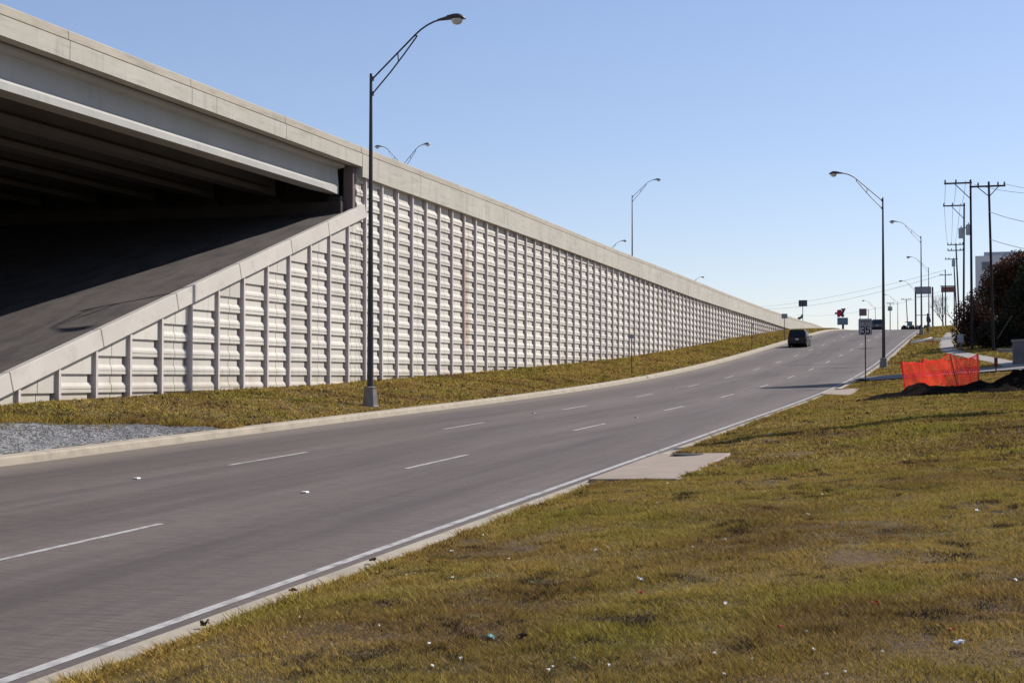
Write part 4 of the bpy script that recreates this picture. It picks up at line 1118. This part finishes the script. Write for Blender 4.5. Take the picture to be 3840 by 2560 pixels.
# ------------------------------------------------------------------ orange netting, soil heap, barricade, small things
NP = [(-2.45, 56.9), (-.55, 56.2), (.10, 58.6), (-2.0, 59.2)]
NZ = [gz(*p) for p in NP]
NH = [1.18, 1.30, 1.22, 1.20]
net = thing('safety_fence', (-1.2, 57.7, min(NZ)), 'sagging orange safety netting strung round a pit beside the dark soil heap', 'safety fence')
no = Vector(net.location)
LEAN = [(-.18, -.05), (-.34, -.05), (-.05, .0), (.05, 0)]
for i, (p, z, h) in enumerate(zip(NP, NZ, NH)):
    m = MB(); m.tube([Vector((p[0], p[1], z - .3)) - no, Vector((p[0] + LEAN[i][0], p[1] + LEAN[i][1], z + h + .08)) - no], .028, 8); m.build('stake', M['orange'] if i else M['net'], net)
sides = [(0, 1), (1, 2), (3, 2), (0, 3)]
for (i, j) in sides:
    m = MB(); Lh = math.hypot(NP[j][0]-NP[i][0], NP[j][1]-NP[i][1])
    nu, nv_ = max(8, int(Lh*1.08/.075)), 17
    rgn = random.Random(i*7+j)
    ph = rgn.uniform(0, 6)
    def pt(a, b):
        x = NP[i][0] + (NP[j][0]-NP[i][0])*a; y = NP[i][1] + (NP[j][1]-NP[i][1])*a
        lx_ = LEAN[i][0] + (LEAN[j][0]-LEAN[i][0])*a; ly_ = LEAN[i][1] + (LEAN[j][1]-LEAN[i][1])*a
        z0 = NZ[i] + (NZ[j]-NZ[i])*a; h = NH[i] + (NH[j]-NH[i])*a
        sag = .16*4*a*(1-a)*b + .03*math.sin(a*17 + ph)*b
        off = .09*math.sin(a*9 + b*3 + ph)*math.sin(b*3.0) + .03*math.sin(a*31 + ph + b*5)
        dx, dy = (NP[j][1]-NP[i][1])/Lh, -(NP[j][0]-NP[i][0])/Lh
        return Vector((x + lx_*b + dx*off, y + ly_*b + dy*off, z0 + .05 + h*b - sag)) - no
    tw = .0215
    for a in range(nu+1):
        for b in range(nv_):
            p, q = pt(a/nu, b/nv_), pt(a/nu, (b+1)/nv_)
            e = (pt(min(1, a/nu + .01), b/nv_) - pt(max(0, a/nu - .01), b/nv_)).normalized()*tw/2
            m.poly([p - e, p + e, q + e, q - e])
    for b in range(nv_+1):
        w2 = .05 if b in (0, nv_) else tw
        for a in range(nu):
            p, q = pt(a/nu, b/nv_), pt((a+1)/nu, b/nv_)
            e = Vector((0, 0, w2/2)); m.poly([p - e, q - e, q + e, p + e])
    m.keep = True
    m.build('netting', M['net'], net)

def heap(name, cx, cy, hx, hy, hz, seed, label, prof):
    m = MB(); rows = []; n = 60; k = 26
    z0 = gz(cx, cy)
    for i in range(n+1):
        u_ = i/n*2 - 1; r = []
        for j in range(k+1):
            w_ = j/k*2 - 1
            x = cx + hx*u_; y = cy + hy*w_ + .25*mnoise.noise(Vector((u_*3, seed, 0)))
            e = max(0, 1 - abs(w_)**1.6) * max(0, 1 - abs(u_)**4)
            nn = 1 + .55*mnoise.noise(Vector((x*1.3, y*1.3, seed))) + .4*mnoise.noise(Vector((x*3.4, y*3.4, seed+5))) + .3*mnoise.noise(Vector((x*8, y*8, seed+9)))
            r.append((x - cx, y - cy, float(zright(x, y)) - z0 - .04 + hz*prof((u_+1)/2)*e*nn))
        rows.append(r)
    m.strip(rows)
    o = m.build(name, M['soil']); o.location = (cx, cy, z0)
    return tag(o, label, 'soil heap')
heap('soil_heap', 1.2, 52.6, 5.4, 1.55, .86, 3, 'dark clay soil heap in front of the orange netting running out of the photo', lambda t: float(np.interp(t, [0, .06, .16, .22, .27, .34, .46, .56, .66, .8, 1], [.20, .36, .36, .55, .28, .30, .42, .72, .95, 1.0, .8])))
rgc = random.Random(5)
for i in range(9):
    x = rgc.uniform(-4.3, -3.0); y = rgc.uniform(51.0, 52.6)
    m = MB(); r = rgc.uniform(.05, .13)
    vs = []
    for a in range(5):
        for b in range(8):
            th = math.pi*(a+.5)/5; ph = 2*math.pi*b/8; rr = r*rgc.uniform(.75, 1.25)
            vs.append((rr*math.sin(th)*math.cos(ph), rr*math.sin(th)*math.sin(ph), rr*.7*math.cos(th)))
    fs = [(a*8+b, a*8+(b+1) % 8, (a+1)*8+(b+1) % 8, (a+1)*8+b) for a in range(4) for b in range(8)] + [tuple(range(8)), tuple(range(39, 31, -1))]
    m.add(vs, fs); o = m.build('soil_clod', M['soil']); o.location = (x, y, gz(x, y) + r*.3)
    tag(o, 'loose dark soil clod lying on the grass at the left tip of the soil heap', 'clod', 'soil clods beside the heap')

# barricade
bx, by = -4.65, 138.
t = thing('barricade', (bx, by, gz(bx, by)), 'low barricade of a bright white bar on two orange legs beside the road', 'barricade', R(8))
m = MB(); m.tube([(-.97, 0, .36), (0, 0, .50), (.97, 0, .76)], .105, 10); m.build('plank', M['white'], t, smooth=True)
for x in (-.98, .98):
    m = MB(); h_ = .52 if x < 0 else .9
    m.tube([(x, -.25, 0), (x, 0, h_), (x, .25, 0)], .04, 6); m.build('leg', M['orange'], t)
# marker post
mx_, my_, mz_ = on_ground(3735, 1398)
t = thing('marker_post', (mx_, my_, mz_), 'short dark red marker post on a thin yellow stake beside the sidewalk', 'marker post')
m = MB(); m.tube([(0, 0, -.2), (0, 0, .32)], .035, 8); m.build('stake', M['post_yellow'], t)
m = MB(); m.box((0, 0, .52), (.085, .05, .24)); m.build('head', M['post_red'], t, bevel=.02)
# grey meter box on post
gx, gy = -1.15, 121.5
t = thing('meter_box', (gx, gy, gz(gx, gy)), 'pale grey meter box on a short post in front of the russet shrub', 'meter box')
m = MB(); m.box((0, 0, .3), (.08, .08, .35)); m.build('post', M['metal_light'], t)
m = MB(); m.box((0, 0, .98), (.24, .12, .34)); bo_ = m.build('box', M['grey_box'], t, bevel=.03)
m = MB(); m.box((0, -.125, .98), (.19, .008, .28)); m.build('door', M['grey_box'], bo_, bevel=.005)
# pale concrete pad right of the rightmost pole and block wall at the photo edge
t = MB(); t.box((0, 0, .12), (.62, .35, .2)); o = t.build('concrete_pad', M['walk'], bevel=.03); px3, py3 = 2.05, 110.8
o.location = (px3, py3, gz(px3, py3)); tag(o, 'pale concrete pad right of the foot of the rightmost utility pole', 'concrete pad')
wx0, wy0 = 1.62, 88.
t = thing('block_wall', (wx0 + 3, wy0, gz(wx0, wy0)), 'grey block wall with pale coping at the right edge of the photo by the sidewalk', 'wall', R(14))
m = MB(); m.hexa([(-2.75, -.15, -.4), (3, -.15, -.4), (3, .15, -.4), (-2.75, .15, -.4), (-2.75, -.15, 1.35), (3, -.15, 1.75), (3, .15, 1.75), (-2.75, .15, 1.35)]); m.build('wall', M['block'], t)
m = MB(); m.hexa([(-2.8, -.2, 1.352), (3.05, -.2, 1.752), (3.05, .2, 1.752), (-2.8, .2, 1.352), (-2.8, -.2, 1.47), (3.05, -.2, 1.87), (3.05, .2, 1.87), (-2.8, .2, 1.47)]); m.build('coping', M['walk'], t)

# ------------------------------------------------------------------ litter and leaves in the grass
def scrap(px, py, size, m, name, label, cat, group, seed, flat=.35):
    x, y, z = on_ground(px, py)
    rg = random.Random(seed); mb = MB(); n = 4
    vs = [((i/n - .5)*size*rg.uniform(.8, 1.2), (j/n - .5)*size*rg.uniform(.7, 1.1), size*flat*rg.uniform(0, 1)) for i in range(n+1) for j in range(n+1)]
    fs = [(i*(n+1)+j, i*(n+1)+j+1, (i+1)*(n+1)+j+1, (i+1)*(n+1)+j) for i in range(n) for j in range(n)]
    vs += [(a, b, c - .006) for a, b, c in vs]; k_ = (n+1)**2
    fs += [tuple(q + k_ for q in reversed(f)) for f in fs]
    mb.add(vs, fs); mb.keep = True
    o = mb.build(name, m); o.location = (x, y, z + .022); o.rotation_euler = (rg.uniform(-.4, .4), rg.uniform(-.4, .4), rg.uniform(0, 6.3))
    return tag(o, label, cat, group)
WHITE = [(3031, 1936), (3083, 1858), (3663, 1921), (3220, 2153), (2720, 2031), (2720, 2275), (3023, 2381), (3198, 2440), (2821, 2483), (2681, 2461), (2716, 2543), (2951, 2486), (3051, 2448), (3101, 2541), (3170, 2531), (3341, 2386), (3308, 2458), (3809, 2183),
         (1811, 2013), (1628, 2026), (1694, 2074), (1745, 2120), (1907, 2102), (1390, 2164), (1522, 2164), (1556, 2157), (1697, 2174), (2082, 2017), (2280, 2059), (2235, 2069), (1995, 2192), (1339, 2342), (1422, 2356), (1610, 2423), (1622, 2510), (1552, 2521), (2075, 2511), (2057, 2526), (2155, 2483), (2332, 2405), (2282, 2507), (1727, 2478),
         (2462, 1891), (2409, 1897), (2629, 1780), (2682, 1750), (2721, 2274), (2386, 2333), (2719, 2030), (2598, 2057), (2407, 1990), (2504, 1817), (2885, 1632), (3224, 1527), (2646, 1340), (2521, 1371), (2265, 1373), (2681, 1337), (683, 2449), (1067, 2400), (1121, 2324), (745, 2438)]
for i, (a, b) in enumerate(WHITE):
    if i % 4 == 3 and i < 50: continue
    dist = on_ground(a, b)[1]
    sz_ = random.Random(i).uniform(.014, .026) * (1 if dist < 14 else 1.35 if dist < 25 else 3.2)
    scrap(a, b, sz_, M['trash'], 'litter_scrap', 'small white scrap of litter lying in the grass', 'litter', 'white litter scraps in the grass', i)
scrap(3599, 2426, .06, M['foil'], 'wrapper', 'shiny crumpled wrapper in the grass near the lower right corner', 'litter', None, 201, .3)
scrap(2400, 2184, .05, M['foil'], 'wrapper', 'pale crumpled wrapper in the middle of the grass bank', 'litter', None, 202, .4)
scrap(1842, 2398, .05, M['teal'], 'litter_scrap', 'teal plastic scrap in the grass below the road edge', 'litter', None, 203, .2)
scrap(2402, 2233, .045, M['red_leaf'], 'litter_scrap', 'red scrap of litter just below the pale crumpled wrapper', 'litter', None, 204, .3)
for i, (a, b, lb) in enumerate(((2705, 1897, 'dark red leaf cluster in the grass below the inlet slab'), (3284, 2276, 'bright orange leaf cluster low on the grass bank'), (3569, 2378, 'red leaf cluster just above the shiny wrapper'), (2926, 2366, 'rusty red leaf left of the bright orange leaf cluster'))):
    scrap(a, b, .04, M['red_leaf'], 'leaf_cluster', lb, 'leaves', 'autumn leaves in the grass', 300+i, .4)
for i, (a, b, rr, lb) in enumerate(((1125, 1598, 1, 'brown leaf clump lying on the left road edge before the near lamp'), (1397, 2110, 0, 'dark leaf clump on the kerb edge left of the inlet slab'), (770, 2350, 0, 'dark leaf clump on the near right kerb edge'), (1100, 2225, 0, 'dark leaf clump on the right kerb halfway to the slab'), (1962, 2403, 0, 'dark clump in the grass right of the teal scrap'))):
    o = scrap(a, b, .065, M['brown_leaf'], 'leaf_clump', lb, 'leaves', 'dead leaf clumps', 320+i, .5)
    if rr:
        x, y, z = on_ground(a, b, True); o.location = (x, y, z + .02)

# ------------------------------------------------------------------ grass blades (uncountable: one object)
def blades(n, xs_fn, s0, s1, hgt, wid, dens_pow, side, seed):
    rg = np.random.default_rng(seed)
    s = s0 * (s1/s0)**(rg.random(n)**dens_pow)
    x = xs_fn(s, rg.random(n))
    z = ground(x, s)
    patch = vnoise(x*.55, s*.5, 5)*.6 + vnoise(x*1.7, s*1.6, 6)*.4
    bare = vnoise(x*1.3, s*1.1, 7)
    clump = vnoise(x*5.5, s*5.5, 16)
    keep = (bare*.75 + .35*clump + .5*rg.random(n)) > .18
    x, s, z, patch = x[keep], s[keep], z[keep], patch[keep]; n = len(x)
    tuft = vnoise(x*4.2, s*4.2, 15)
    h = hgt(s) * (.5 + .9*rg.random(n)) * (.35 + .8*patch + .9*tuft**2)
    w = wid(s) * (.6 + .8*rg.random(n))
    an = rg.random(n)*6.283; lean = .3 + rg.random(n)*1.5; la = rg.random(n)*6.283
    p = np.stack([x, s, z - .01], 1)
    e = np.stack([np.cos(an), np.sin(an), np.zeros(n)], 1) * w[:, None]/2
    tip = p + np.stack([np.cos(la)*lean*h, np.sin(la)*lean*h, h], 1)
    v = np.stack([p - e, p + e, tip], 1).reshape(-1, 3)
    f = np.arange(3*n).reshape(-1, 3)
    straw = np.array((.40, .27, .078)); green = np.array((.27, .225, .042)); brown = np.array((.19, .10, .042)); yel = np.array((.38, .31, .055)); dark = np.array((.05, .035, .018))
    g = np.clip((patch - .40)*2.6 + .7*(rg.random(n) - .5), 0, 1)[:, None]
    b = np.clip((vnoise(x*.8, s*.7, 9) - .5)*3 + .6*(rg.random(n) - .5), 0, 1)[:, None]
    c = straw*(1-g) + green*g; c = c*(1-b*.7) + brown*b*.7
    yy = (rg.random(n) < .12)[:, None]; c = np.where(yy, yel, c)
    dk_ = (rg.random(n) < .10 + .75*np.clip((vnoise(x*1.9, s*1.4, 18)*.42 + vnoise(x*6.5, s*5.5, 19)*.58 - .62)*4.5, 0, 1))[:, None]; c = np.where(dk_, dark, c)
    c = c * 1.12 * (.65 + .7*rg.random(n))[:, None]
    return v, f, np.repeat(c, 3, axis=0)
def right_x(s, r):
    a = xroad(s) + GRASS_R + .02; b = .0287*s + 1.0
    return a + (b - a)*r
parts = [blades(700000, right_x, 7.0, 24., lambda s: .034 + 0*s, lambda s: .0050 + .0003*s, .75, 1, 1),
         blades(300000, right_x, 22., 95., lambda s: .034 + .0004*s, lambda s: .010 + .0007*s, 1.0, 1, 2),
         blades(70000, lambda s, r: xroad(s) + GRASS_R + .02 + 10.5*r, 90, 225, lambda s: .05 + .0005*s, lambda s: .02 + .0009*s, 1.0, 1, 6),
         blades(140000, lambda s, r: xroad(s) + GRASS_L - .02 - (5.0)*r, 24, 225, lambda s: .045 + .0005*s, lambda s: .02 + .0008*s, .85, -1, 3)]
# longer fringe along the right kerb and slab
parts.append(blades(22000, lambda s, r: xroad(s) + GRASS_R - .01 + .22*r**1.5, 7., 60., lambda s: .055 + .0005*s, lambda s: .010 + .0004*s, .9, 1, 4))
parts.append(blades(7000, lambda s, r: xroad(s) + GRASS_L - .1 - 2.9*np.clip((34.6 - s)/5.5, 0, 1)**.8 - .45 + .75*r**.7 - .3*vnoise(s*1.7, s*.3, 23), 23., 35.5, lambda s: .17 + 0*s, lambda s: .03 + 0*s, 1., -1, 8))
parts.append(blades(120000, lambda s, r: .0287*s + .9 + 9*r, 6., 70., lambda s: .04 + .0003*s, lambda s: .009 + .0006*s, .9, 1, 9))
SLABQ = [np.array([on_ground(*p)[:2] for p in q]) for q in ([(2205, 1806), (2540, 1803), (2625, 1768), (2740, 1708), (2462, 1703)], [(3077, 1479), (3187, 1483), (3223, 1459), (3117, 1458)])]
def inside(q, x, y):
    r = np.zeros(len(x), bool); n = len(q); j = n-1
    for i in range(n):
        c = ((q[i][1] > y) != (q[j][1] > y)) & (x < (q[j][0]-q[i][0])*(y-q[i][1])/(q[j][1]-q[i][1]+1e-9)+q[i][0]); r ^= c; j = i
    return r
VV, FF, CC = [], [], []; off = 0
for v, f, c in parts:
    b = v.reshape(-1, 3, 3)[:, 0]
    bad = np.zeros(len(b), bool)
    for q in SLABQ: bad |= inside(q, b[:, 0], b[:, 1])
    gx_ = (xroad(b[:, 1]) + GRASS_L) - b[:, 0]                # keep the gravel patch mostly clear
    tt = np.clip((34.6 - b[:, 1])/5.5, 0, 1)
    gr_ = (gx_ > 0) & (gx_ < .1 + 2.9*tt**.8) & (b[:, 1] < 34.4) & (RNG.random(len(b)) < np.clip(2.2*(1 - gx_/(.1 + 2.9*tt**.8)) + 1.6*(vnoise(b[:, 0]*1.3, b[:, 1]*.9, 12) - .45), 0, .985))
    dr_ = (b[:, 0] > xroad(b[:, 1])) & (np.abs(b[:, 1] - 80.2) < 3.2)
    wk = np.array(WALKPTS); ww = np.zeros(len(b), bool)
    for p_, q_ in zip(wk[:-1], wk[1:]):
        d_ = q_ - p_; t_ = np.clip(((b[:, :2] - p_) @ d_)/(d_ @ d_), 0, 1); ww |= np.hypot(*(b[:, :2] - p_ - t_[:, None]*d_).T) < .62
    k_ = ~(bad | gr_ | dr_ | ww)
    v = v.reshape(-1, 3, 3)[k_].reshape(-1, 3); c = c.reshape(-1, 3, 3)[k_].reshape(-1, 3)
    n = len(v)//3
    VV.append(v); CC.append(c); FF.append(np.arange(3*n).reshape(-1, 3) + off); off += 3*n
gob = np_mesh('grass', np.concatenate(VV), np.concatenate(FF), np.concatenate(CC), M['grass'])
tag(gob, kind='stuff')
